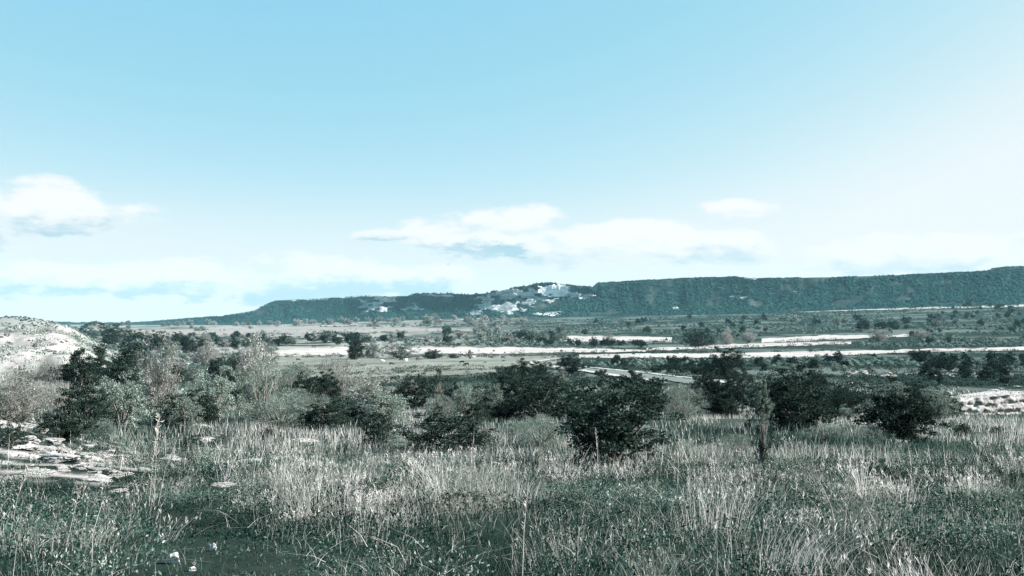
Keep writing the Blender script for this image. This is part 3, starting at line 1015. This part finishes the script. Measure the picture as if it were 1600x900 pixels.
PALE = ['pale0', 'pale1', 'twig0', 'twig1']
belt(13, (130, 470), (612, 668), (36, 60), BELT + ['pale0', 'twig0', 'twig1', 'grey3'], 'crowding the left belt')
belt(13, (455, 810), (618, 668), (26, 46), BELT + ['pale1', 'grey3', 'gtwig0'], 'crowded under the cattle pasture')
belt(13, (780, 1010), (604, 664), (28, 44), BELT[:4] + ['grey1', 'darklow0', 'darklow1'], 'between meadow and dirt road')
belt(13, (1040, 1340), (612, 658), (22, 38), BELT[:4] + ['darklow1', 'gtwig1', 'darklow0'], 'below the long pale strip')
belt(9, (1300, 1490), (625, 664), (20, 34), BELT[:4] + ['darklow0', 'grey2'], 'around the stone ledge')
belt(12, (-10, 140), (600, 664), (26, 46), PALE + ['grey3'], 'under the chalk slope')
belt(16, (150, 470), (566, 604), (20, 36), BELT[:6] + ['pale0', 'grey3'], 'beyond the left belt')
belt(12, (150, 330), (535, 560), (16, 28), BELT[:4] + ['grey0', 'pale1'], 'beyond the near-black thicket')

belt(18, (150, 1590), (676, 712), (14, 30), ['darklow0', 'darklow1', 'gtwig0', 'grey1', 'dark2', 'grey3'], 'low along the back of the meadow', 1.9)

# ------------------------------------------------------------------ rocks
def rock_mesh(seed, flat=.5, sub=4):
    g = np.random.default_rng(seed)
    bm = bmesh.new()
    bmesh.ops.create_icosphere(bm, subdivisions=sub, radius=.5)
    Q = np.array([v.co[:] for v in bm.verts])
    for _ in range(16):
        n = g.normal(size=3); n /= np.linalg.norm(n); dd = g.uniform(.22, .43)
        e = np.maximum(Q @ n - dd, 0)
        Q = Q - n[None] * (e * .95)[:, None]
    f = fbm(Q[:, 0] * 7 + seed, Q[:, 1] * 7 + Q[:, 2] * 6, 4, seed)
    cr = np.abs(fbm(Q[:, 0] * 3 + seed * 3, Q[:, 1] * 3 - Q[:, 2] * 4, 3, seed + 9) - .5)
    Q = Q * (1 + .34 * (f - .5) - .16 * (1 - sstep(cr, 0, .05)))[:, None]
    lay = np.floor(Q[:, 2] * 9 + f * 1.5)
    Q[:, :2] *= (1 + .10 * (np.mod(lay, 2) - .5))[:, None]
    Q = Q * np.array([1.25, 1.25, 1.4 * flat])
    for v, q in zip(bm.verts, Q):
        v.co = q
    me = bpy.data.meshes.new('limestone_rock')
    bm.to_mesh(me); bm.free()
    me.materials.append(M['stone'])
    return me


ROCKPOS = []
ROCK = [rock_mesh(300 + q, f) for q, f in enumerate([.35, .4, .5, .7, .8, .3])]


M['white_stone'] = stone_mat('white_stone', (.30, .29, .28), (.52, .51, .49), 3.0, .4)
PEBBLE = [rock_mesh(330 + q, .8, 3) for q in range(3)]
for me_ in PEBBLE:
    me_.materials[0] = M['white_stone']
ROCK += PEBBLE


def rock(kind, px, row, w, h, label, group=None, sink=.35, depth=.7, name='limestone_rock'):
    x, y, z = ground_hit(px, row)
    s = y / FPX
    o = link(name, ROCK[kind], loc=(x, y, z + h * s * (.5 - sink)), label=label, cat='rock', group=group)
    ROCKPOS.append((x, y - .1, w * s * .5))
    o.scale = (w * s, w * s * depth, h * s / (.55 if kind in (0, 1, 5) else .8))
    o.rotation_euler = (random.uniform(-.1, .1), random.uniform(-.1, .1), random.uniform(-.5, .5))
    return o


for args in [(6, 333, 861, 15, 14, 'roundest white stone lying on the dark path at the lower left'),
             (7, 272, 881, 28, 17, 'widest pale stone at the path edge near the bottom left corner'),
             (8, 251, 842, 13, 10, 'small pale stone beside the path above the widest stone'),
             (7, 300, 893, 14, 7, 'small flat stone in the grass at the bottom, below the round white stone')]:
    rock(*args, sink=.15, name='stone')
SLABS = [(0, 95, 722, 72, 24, 'broad pale limestone slab at left, largest of the outcrop'),
         (1, 150, 752, 70, 14, 'long low limestone slab reaching right towards the dark path'),
         (5, 36, 702, 60, 15, 'flat limestone slab at the left edge above the broad slab'),
         (2, 128, 715, 40, 18, 'angular limestone block topping the outcrop at left'),
         (0, 60, 742, 56, 13, 'cracked limestone ledge under the broad slab at left'),
         (1, 275, 722, 74, 15, 'flat pale slab in the grass right of the dark path'),
         (5, 322, 690, 60, 13, 'low pale slab under the crowded left bushes'),
         (1, 52, 672, 44, 15, 'pale limestone block between dark plants high on the left edge'),
         (0, 95, 640, 60, 13, 'pale slab under the bare pale stems at left'),
         (5, 385, 722, 60, 10, 'thin pale slab in dry grass left of centre'),
         (1, 312, 668, 44, 12, 'upper pale slab at the foot of the crowded left bushes'),
         (0, 350, 760, 44, 9, 'small pale slab half hidden in dry grass right of the path'),
         (2, 240, 752, 20, 10, 'small block at the right tip of the outcrop beside the path'),
         (5, 480, 690, 50, 8, 'thin flat rock showing in green grass left of centre'),
         (0, 870, 668, 24, 16, 'pale rock at the left foot of the largest black bush'),
         ]
for s_ in SLABS:
    rock(*s_, sink=.3)
gq = random.Random(8)
for q in range(90):
    tt = gq.random()
    rock(gq.randrange(6), 5 + 205 * tt + gq.gauss(0, 26), 664 + 92 * tt + gq.gauss(0, 14), gq.uniform(7, 32), gq.uniform(4, 11), 'broken limestone piece lying among the slabs at left', 'broken limestone at left', sink=.3)
for q in range(34):
    p = gq.uniform(1310, 1525)
    rock(gq.randrange(6), p, 588 - (p - 1310) * .012 + gq.uniform(-6, 5), gq.uniform(7, 20), gq.uniform(3, 7), 'pale rock in the scattered stone strip on the right', 'rocks of the right stone strip', sink=.25)
for q in range(14):
    rock(gq.randrange(6), gq.uniform(1320, 1600), gq.uniform(600, 622), gq.uniform(6, 16), gq.uniform(3, 6), 'pale rock strewn above the stone ledge on the right', 'rocks above the ledge', sink=.25)

for q in range(44):
    rock(gq.randrange(6), gq.uniform(0, 150), gq.uniform(503, 560), gq.uniform(4, 15), gq.uniform(2, 6), 'pale rock jutting from the chalk slope on the far left', 'rocks on the chalk slope', sink=.3)
# stone ledge at the right edge: a bank of layered limestone, one block beside the other
lx0, ly0, lz0 = ground_hit(1478, 648); lx1, ly1, lz1 = ground_hit(1640, 648)
led = link('stone_ledge', None, loc=(lx0, ly0, lz0), label='pale layered stone ledge at the right edge behind the meadow', cat='rock ledge')
L = math.hypot(lx1 - lx0, ly1 - ly0); dxy = ((lx1 - lx0) / L, (ly1 - ly0) / L)
nu, nv = 150, 26
tu = np.linspace(-.5, L, nu); tv = np.linspace(0, 1, nv)
TU, TV = np.meshgrid(tu, tv, indexing='ij')
crest = 1.25 * sstep(TU, -.5, 2.0) * (.85 + .4 * fbm(TU / 2.3, TU * 0, 3, 21))
hz_ = np.minimum(TV / .62, 1)
up_ = crest * hz_ ** .9 - .25 * (1 - hz_)
back_ = 0.45 * TV + 2.6 * np.maximum(TV - .62, 0)
rough_ = (fbm(TU / .7, up_ / .25, 4, 22) - .5) * .45 + (np.floor(up_ / .3 + fbm(TU / 1.5, up_, 2, 23)) % 2) * .10
back_ = back_ - rough_ * (TV < .8)
up_ = up_ + (fbm(TU / .5, TV * 6, 3, 24) - .5) * .22
LV_ = np.stack([dxy[0] * TU, dxy[1] * TU + back_, up_], -1).reshape(-1, 3)
k = np.arange(nu - 1)[:, None] * nv + np.arange(nv - 1)[None]
link('rock_face', mesh('rock_face', LV_, np.stack([k, k + nv, k + nv + 1, k + 1], -1).reshape(-1, 4), M['stone']), led)
drape('path', [(1484, 622, 632), (1510, 617, 632), (1560, 612, 630), (1640, 612, 630)], M['track'], 0.16, 30)


# ------------------------------------------------------------------ cattle
def cow_mesh():
    bm = bmesh.new()
    sk = bm.verts.layers.skin.verify()
    def v(co, r):
        q = bm.verts.new(co); q[sk].radius = (r if isinstance(r, tuple) else (r, r)); return q
    rump = v((-.85, 0, 1.12), (.24, .30)); hip = v((-.55, 0, 1.12), (.29, .34)); belly = v((0, 0, 1.02), (.33, .38))
    chest = v((.5, 0, 1.06), (.27, .36)); neck = v((.85, 0, .98), (.15, .22)); poll = v((1.15, 0, .58), (.11, .15)); muz = v((1.28, 0, .22), (.07, .08))
    hip[sk].use_root = True
    for a, b in [(rump, hip), (hip, belly), (belly, chest), (chest, neck), (neck, poll), (poll, muz)]:
        bm.edges.new((a, b))
    for sgn in (-1, 1):
        k1 = v((.5, sgn * .20, .62), .10); k2 = v((.53, sgn * .20, .32), .065); k3 = v((.52, sgn * .20, .03), .06)
        for a, b in [(chest, k1), (k1, k2), (k2, k3)]: bm.edges.new((a, b))
        h1 = v((-.62, sgn * .21, .72), .15); h2 = v((-.80, sgn * .21, .42), .075); h3 = v((-.74, sgn * .21, .03), .06)
        for a, b in [(hip, h1), (h1, h2), (h2, h3)]: bm.edges.new((a, b))
        e1 = v((1.02, sgn * .22, .74), .045); bm.edges.new((poll, e1))
    t1 = v((-1.0, 0, .95), .045); t2 = v((-1.04, 0, .5), .03)
    bm.edges.new((rump, t1)); bm.edges.new((t1, t2))
    me = bpy.data.meshes.new('cow_cage'); bm.to_mesh(me); bm.free()
    ob = bpy.data.objects.new('cow_cage', me); col.objects.link(ob)
    ob.modifiers.new('s', 'SKIN'); ss_ = ob.modifiers.new('u', 'SUBSURF'); ss_.levels = 1
    dg = bpy.context.evaluated_depsgraph_get(); dg.update()
    out = bpy.data.meshes.new_from_object(ob.evaluated_get(dg))
    bpy.data.objects.remove(ob)
    out.name = 'cow'
    for p_ in out.polygons: p_.use_smooth = True
    out.materials.clear()
    return out


def hide_mat(name, c1, c2):
    m, t, b = material(name, .7)
    n = t.noise(t.node('ShaderNodeTexCoord').outputs['Object'], 1.6, 3.0)
    m.node_tree.links.new(t.mix(t.smooth(n, .45, .55), c1, c2), b.inputs['Base Color'])
    return m


cow_d = cow_mesh(); cow_w = cow_d.copy()
cow_d.materials.append(hide_mat('dark_hide', (.018, .014, .012), (.045, .035, .03)))
cow_w.materials.append(hide_mat('white_hide', (.72, .70, .67), (.5, .47, .44)))
for (m_, p, r, rz, lab) in [(cow_d, 612, 573, .2, 'dark cow grazing nearest the camera, left part of the pasture'),
                            (cow_d, 627, 565.5, 3.0, 'dark cow beside a white one in the middle of the left herd'),
                            (cow_d, 653, 565, .4, 'largest-looking dark cow right of the left herd'),
                            (cow_d, 722, 570, 2.9, 'upper one of two dark cows close together on the right'),
                            (cow_d, 729, 574, 3.4, 'lower one of two dark cows close together on the right'),
                            (cow_d, 786, 562, .1, 'dark cow farthest right on the pasture'),
                            (cow_d, 466, 566, .3, 'dark cow alone at the left end of the pasture'),
                            (cow_w, 597, 568, .1, 'white cow farthest left of the grazing herd'),
                            (cow_w, 635, 566.5, 1.2, 'white cow between two dark cows of the left herd'),
                            (cow_w, 739, 561, .2, 'white cow by the far edge of the pasture, right of the herd')]:
    x, y, z = ground_hit(p, r)
    o = link('cow', m_, loc=(x, y, z + .36), label=lab, cat='cow', group='cattle on the pasture')
    o.rotation_euler = (0, 0, rz)

# ------------------------------------------------------------------ grass
DRY = np.array([[.53, .505, .475], [.36, .35, .325], [.22, .23, .205], [.66, .63, .60], [.125, .142, .12]])
GREEN = np.array([[.007, .021, .017], [.014, .036, .029], [.030, .062, .050], [.0045, .014, .0115], [.070, .112, .092]])


def blades(P, h, lean, w, colr, g, nseg=2):
    N = len(P)
    th = g.uniform(0, np.pi, N)
    side = np.stack([np.cos(th), np.sin(th) * .6, np.zeros(N)], -1) * w[:, None] * .5
    rows_ = []
    for t in np.linspace(0, 1, nseg + 1):
        c_ = P + np.stack([lean[:, 0] * t ** 1.7, lean[:, 1] * t ** 1.7, h * (t - .12 * t * t * (np.hypot(lean[:, 0], lean[:, 1]) / (h + 1e-6)))], -1)
        s_ = side * (1 - .8 * t)
        rows_ += [c_ - s_, c_ + s_]
    V = np.stack(rows_, 1)
    k = V.shape[1]
    q = np.array([[2 * a, 2 * a + 1, 2 * a + 3, 2 * a + 2] for a in range(nseg)])
    F = (np.arange(N)[:, None, None] * k + q[None]).reshape(-1, 4)
    return V.reshape(-1, 3), F, np.repeat(colr, k, 0), V[:, -1]


def density_dry(X, Y):
    px = 800 + FPX * X / np.maximum(Y, 3)
    band = np.exp(-((np.log(np.maximum(Y, 1)) - math.log(16.5)) / .42) ** 2)
    n = sstep(fbm(X / 1.5, Y / 2.2, 3, 51), .42, .62) * (.08 + .92 * sstep(fbm(X / 4.5, Y / 5.5, 2, 53), .40, .56))
    left = (1 - sstep(px, 150, 330)) * (1 - sstep(Y, 9, 13))
    d = band * (.06 + 1.1 * n) + .10 * n * (Y < 12) + .40 * left * n
    d = d * (1 - .30 * sstep(px, 850, 1150) * (1 - .5 * (Y > 20)))
    d = d * (1 - .7 * (1 - sstep(px, 380, 520)) * sstep(Y, 11, 16)) * (1 - .25 * sstep(px, 1150, 1300))
    d *= sstep(path_dist(X, Y), .2, .6)
    d *= 1 - .9 * rockmask(X, Y) * (Y > 17)
    return d


RP = np.array([r_ for r_ in ROCKPOS if r_[1] < 45])


def off_rock(x, y):
    m_ = np.ones(len(x), bool)
    for (a_, b_, c_) in RP:
        m_ &= ((x - a_) / (c_ + .05)) ** 2 + ((y - b_ + .9) / (c_ * .6 + 1.1)) ** 2 > 1
    return m_


def sample(n, y0, y1, g, power=1.0, half=.64):
    """points in the view wedge, evenly by area unless power shifts them nearer"""
    u = g.random(n) ** power
    y = np.sqrt(y0 * y0 + u * (y1 * y1 - y0 * y0))
    x = g.uniform(-half, half, n) * y + g.uniform(-1.0, 1.0, n)
    return x, y


g = np.random.default_rng(21)
parts_V, parts_F, parts_C, off = [], [], [], 0


def push(V, F, C):
    global off
    parts_V.append(V); parts_F.append(F + off); parts_C.append(C); off += len(V)


# 1 dry stalks in clumps
nc_ = 5200
cx, cy = sample(nc_, 4.6, 44, g, 1.25)
keep = (g.random(nc_) < density_dry(cx, cy) * .8) & off_rock(cx, cy)
cx, cy = cx[keep], cy[keep]
per = (8 + 34 * g.random(len(cx)) ** 1.6).astype(int)
bx_, by_ = sample(60, 5.2, 15, g, 1.0)
kb = (path_dist(bx_, by_) > .6) & ((800 + FPX * bx_ / by_ > 420) | (by_ < 8.5)) & off_rock(bx_, by_)
cx = np.concatenate([cx, bx_[kb]]); cy = np.concatenate([cy, by_[kb]]); per = np.concatenate([per, g.integers(45, 95, kb.sum())])
ci = np.repeat(np.arange(len(cx)), per)
n = len(ci)
sp = g.uniform(.05, .17, len(cx))[ci] * (1 + cy[ci] / 60)
dx_ = g.normal(size=n) * sp; dy_ = g.normal(size=n) * sp
x = cx[ci] + dx_; y = cy[ci] + dy_
ch = (.18 + .62 * g.random(len(cx)) ** 1.6) * (.60 + .40 * sstep(cy, 6, 14))
h = ch[ci] * g.uniform(.6, 1.15, n)
cl = g.normal(size=(len(cx), 2)) * .13
lean = (cl[ci] * 1.2 + g.normal(size=(n, 2)) * .13 + np.column_stack([dx_, dy_]) / sp[:, None] * .13) * h[:, None] * 1.5
w = np.maximum(.0036, y / 887 * .36) * g.uniform(.7, 1.5, n)
cc = DRY[g.integers(0, 5, len(cx))][ci] * g.uniform(.75, 1.15, (n, 1))
P = np.column_stack([x, y, hterrain(x, y) - .03])
V, F, C, tips = blades(P, h, lean, w, cc, g)
push(V, F, C)
# plumes: short leaflets at the top of half of the stalks
sel = np.where(g.random(n) < .6)[0]
m = 5
ti = np.repeat(sel, m)
tip = tips[ti]
dirn = np.column_stack([lean[ti] / (h[ti][:, None] + 1e-6) * .6, np.ones(len(ti))]) + g.normal(size=(len(ti), 3)) * .42
dirn /= np.linalg.norm(dirn, axis=1)[:, None]
bp_ = tip - np.column_stack([np.zeros((len(ti), 2)), g.uniform(0, .16, len(ti)) * h[ti]])
ln = g.uniform(.010, .026, len(ti)) * (1 + y[ti] / 9)
V, F = diamonds(bp_, dirn, ln, np.maximum(ln * .12, y[ti] / 887 * .30), g)
push(V, F, np.repeat(cc[ti] * 1.05, 4, 0))
me = mesh('dry_grass', np.vstack(parts_V), np.vstack(parts_F), M['grass'], np.clip(np.vstack(parts_C), 0, .8))
link('dry_grass', me, kind='stuff', label='tall pale dry grass standing in clumps over the meadow', cat='grass')
print('dry tris', len(me.polygons) * 2)

# 2 green undergrowth: blades and small leaves
parts_V, parts_F, parts_C, off = [], [], [], 0
n = 130000
x, y = sample(n, 4.0, 42, g, 1.55)
pd = path_dist(x, y)
keep = (g.random(n) < .7 + .3 * sstep(pd, .15, .7)) & (g.random(n) > .85 * rockmask(x, y) * (y > 17)) & off_rock(x, y)
x, y = x[keep], y[keep]; pd = pd[keep]; n = len(x)
hn = fbm(x / 1.4, y / 1.4, 3, 55)
h = (.05 + .34 * np.clip(hn - .15, 0, 1) * g.uniform(.3, 1.3, n)) * (.5 + .5 * sstep(pd, .15, .6))
lean = g.normal(size=(n, 2)) * .35 * h[:, None]
w = np.maximum(.0045, y / 887 * .42) * g.uniform(.7, 1.6, n)
GS_ = GREEN[[3, 0, 1, 2, 4]]
pick = lambda x_, y_: GS_[np.clip((sstep(fbm(x_ / 2.4, y_ / 3.0, 3, 56), .3, .7) * 3.2 + g.normal(size=len(x_)) * 1.2 + .7).astype(int), 0, 4)]
gc = pick(x, y) * g.uniform(.7, 1.3, (n, 1))
dm = (g.random(n) < .10 + .45 * sstep(fbm(x / 1.2, y / 1.6, 3, 52), .45, .65))[:, None]
gc = np.where(dm, DRY[g.integers(0, 5, n)] * .8, gc)
P = np.column_stack([x, y, hterrain(x, y) - .02])
V, F, C, tips = blades(P, h, lean, w, gc, g)
push(V, F, C)
# fallen straw lying through it
nf = 5000
fx, fy = sample(nf, 5.5, 30, g, 1.1)
kp = off_rock(fx, fy) & (path_dist(fx, fy) > .25)
fx, fy = fx[kp], fy[kp]; nf = len(fx)
fa = g.uniform(0, 6.28, nf); fl = g.uniform(.15, .5, nf)
V, F, C, tips = blades(np.column_stack([fx, fy, hterrain(fx, fy) + g.uniform(.01, .16, nf)]), g.uniform(-.02, .16, nf), np.column_stack([np.cos(fa), np.sin(fa)]) * fl[:, None], np.maximum(.004, fy / 887 * .36), DRY[g.integers(0, 4, nf)], g)
push(V, F, C)
nl = 190000
x, y = sample(nl, 4.0, 30, g, 1.5)
pd = path_dist(x, y)
hn = fbm(x / 1.1, y / 1.1, 3, 57)
keep = (g.random(nl) < .6 + .4 * sstep(pd, .25, .9)) & (hn > .36) & (g.random(nl) > .85 * rockmask(x, y) * (y > 17)) & off_rock(x, y)
x, y, hn, pd = x[keep], y[keep], hn[keep], pd[keep]; n = len(x)
z = hterrain(x, y) + g.random(n) ** 1.3 * (.04 + .62 * (hn - .36) ** .8) * (.2 + .8 * sstep(pd, .15, .6))
d = g.normal(size=(n, 3)) + np.array([0, 0, .5]); d /= np.linalg.norm(d, axis=1)[:, None]
ln = g.uniform(.012, .032, n) * (1 + y / 22)
V, F = diamonds(np.column_stack([x, y, z]), d, ln, ln * g.uniform(.3, .6, n), g)
gc = pick(x, y) * g.uniform(.7, 1.35, (n, 1))
push(V, F, np.repeat(gc, 4, 0))
me = mesh('green_grass', np.vstack(parts_V), np.vstack(parts_F), M['grass'], np.vstack(parts_C))
link('green_grass', me, kind='stuff', label='dark green grass and weeds growing low over the meadow floor', cat='grass')
print('green tris', len(me.polygons) * 2)

# leafy weeds and low tangles standing in the grass
for nm_, mt_, n_, lb_, sd_ in [('dark_weeds', 'leaf_dark', 1500, 'dark low leafy weeds tangled through the meadow grass', 91), ('grey_weeds', 'leaf_grey', 1500, 'grey-green low weeds tangled through the meadow grass', 92)]:
    wx, wy = sample(n_, 5.0, 38, g, 1.1)
    ok = (path_dist(wx, wy) > .55) & off_rock(wx, wy) & (fbm(wx / 2.2, wy / 3.0, 3, sd_) > .47)
    wx, wy = wx[ok], wy[ok]
    leaf_cover(nm_, 800 + FPX * wx / wy, wy, g.uniform(.10, .34, len(wx)) * (.8 + wy / 45), M[mt_], lb_, sd_, 110, (.05, .12))

# 3 coarser grass between the bushes farther down
n = 140000
x, y = sample(n, 20, 150, g, 1.9)
keep = (fbm(x / 6, y / 9, 3, 58) > .30 + .1 * (y > 70)) & (g.random(n) < sstep(y, 20, 42)) & (g.random(n) > .9 * rockmask(x, y))
x, y = x[keep], y[keep]; n = len(x)
h = g.uniform(.12, .5, n) * (1 + .8 * (1 - sstep(y, 40, 75)) * sstep(fbm(x / 2.5, y / 3.5, 2, 60), .4, .6))
lean = g.normal(size=(n, 2)) * .25 * h[:, None]
w = y / 887 * g.uniform(.35, .8, n)
mixn = (fbm(x / 9, y / 14, 3, 59) + g.normal(size=n) * .1 > .50)[:, None]
gc = np.where(mixn, DRY[g.integers(0, 5, n)], GREEN[g.integers(0, 5, n)] * 1.2)
V, F, C, tips = blades(np.column_stack([x, y, hterrain(x, y) - .04]), h, lean, w, gc, g, 1)
me = mesh('rough_grass', V, F, M['grass'], C)
link('rough_grass', me, kind='stuff', label='rough mixed grass between the bushes down the slope', cat='grass')


# ------------------------------------------------------------------ single dead stalks that stand out
M['straw'] = stone_mat('straw', (.24, .22, .205), (.40, .37, .345), 8.0, .1)


def stalk(px, row, hpx, leanpx, label, seed, thick=1.0, branches=7, group=None):
    x, y, z = ground_hit(px, row)
    s = y / FPX
    H = hpx * s; Lx = leanpx * s
    g = np.random.default_rng(seed)
    o = link('dead_stalk', None, loc=(x, y, z), label=label, cat='dead stalk', group=group)
    r = max(.003, y / 887 * .26) * thick
    V, F = tube((0, 0, -.05), (Lx * .35, g.normal() * .03, H * .55), (Lx, g.normal() * .06, H), r, r * .45)
    link('stem', mesh('stem', V, F, M['straw']), o)
    n = branches * 7
    t = g.uniform(.55, 1.03, n)
    P = np.column_stack([Lx * t ** 1.4, np.zeros(n), H * t])
    d = g.normal(size=(n, 3)) * .55 + np.array([Lx / H * .7, 0, .9]); d /= np.linalg.norm(d, axis=1)[:, None]
    ln = g.uniform(.03, .10, n) * H
    V, F = diamonds(P, d, ln, np.maximum(ln * .08, r * .9), g)
    link('seed_head', mesh('seed_head', V, F, M['straw']), o)


for i_, a in enumerate([(815, 925, 175, 10, 'tallest straight dead stalk rising from the bottom edge at centre'),
                        (733, 800, 130, 8, 'bushy-topped dead stalk with a bare lower stem left of centre'),
                        (232, 795, 130, 16, 'tall pale stalk at the right edge of the dark path'),
                        (240, 792, 142, 6, 'straight pale stalk beside the path, tallest of its clump'),
                        (246, 790, 110, 34, 'pale stalk beside the path leaning right'),
                        (143, 890, 100, 2, 'straight bare stalk standing left of the dark path'),
                        (100, 860, 118, 34, 'leaning pale stalk at lower left of the path'),
                        (12, 850, 130, 36, 'long leaning stalk at the left edge of the meadow'),
                        (1318, 850, 100, 10, 'upright pale stalk right of the slender sapling, in open grass'),
                        (1310, 845, 96, -32, 'pale stalk leaning left in the open grass on the right'),
                        (1376, 852, 66, -26, 'curved pale stalk in the grass below the lone round bush'),
                        (1245, 856, 50, 64, 'broken pale stalk lying slanted in the grass at right'),
                        (1268, 732, 80, 16, 'thin stalk between sapling and lone round bush'),
                        (1492, 810, 82, -12, 'pale stalk towards the right edge of the grass'),
                        (1058, 770, 84, 4, 'pale bushy stalk at the right foot of the largest bush'),
                        (935, 745, 72, -4, 'pale stalk against the dark base of the largest bush'),
                        (897, 765, 66, 24, 'pale forked stalk left of centre of the largest bush'),
                        (1112, 762, 76, 2, 'pale stalk between the largest bush and the sapling'),
                        (107, 640, 42, 0, 'left one of the pale bare stems above the limestone slabs'),
                        (114, 640, 50, 4, 'middle one of the pale bare stems above the limestone slabs'),
                        (121, 638, 44, 8, 'right one of the pale bare stems above the limestone slabs'),
                        (585, 850, 54, 28, 'short slanted stalk in the dark weeds left of centre'),
                        (640, 880, 40, -60, 'fallen stalk crossing the dark weeds left of centre'),
                        (1072, 830, 78, 6, 'thin stalk in the grass right of centre')]):
    stalk(*a, seed=400 + i_, branches=(1 if 'bare' in a[4] else 7))

# ------------------------------------------------------------------ haze
m = bpy.data.materials.new('haze')
m.use_nodes = True
nt = m.node_tree
for n_ in list(nt.nodes):
    nt.nodes.remove(n_)
pv = nt.nodes.new('ShaderNodeVolumePrincipled')
pv.inputs['Color'].default_value = (0.38, 0.79, 0.94, 1)
pv.inputs['Density'].default_value = 0.000026
mo = nt.nodes.new('ShaderNodeOutputMaterial')
nt.links.new(pv.outputs[0], mo.inputs['Volume'])
bm = bmesh.new()
bmesh.ops.create_cube(bm, size=1.0)
hz = bpy.data.meshes.new('haze'); bm.to_mesh(hz); bm.free()
hz.materials.append(m)
zs = [o.matrix_world.translation.z for o in col.objects]
ho = link('haze', hz, kind='stuff', label='thin blue haze over the whole valley', cat='haze')
ho.scale = (15200, 15200, 330)
ho.location = (0, 0, 330 / 2 - 60)
print('tris', sum(len(m_.polygons) for m_ in bpy.data.meshes), 'objs', len(col.objects))
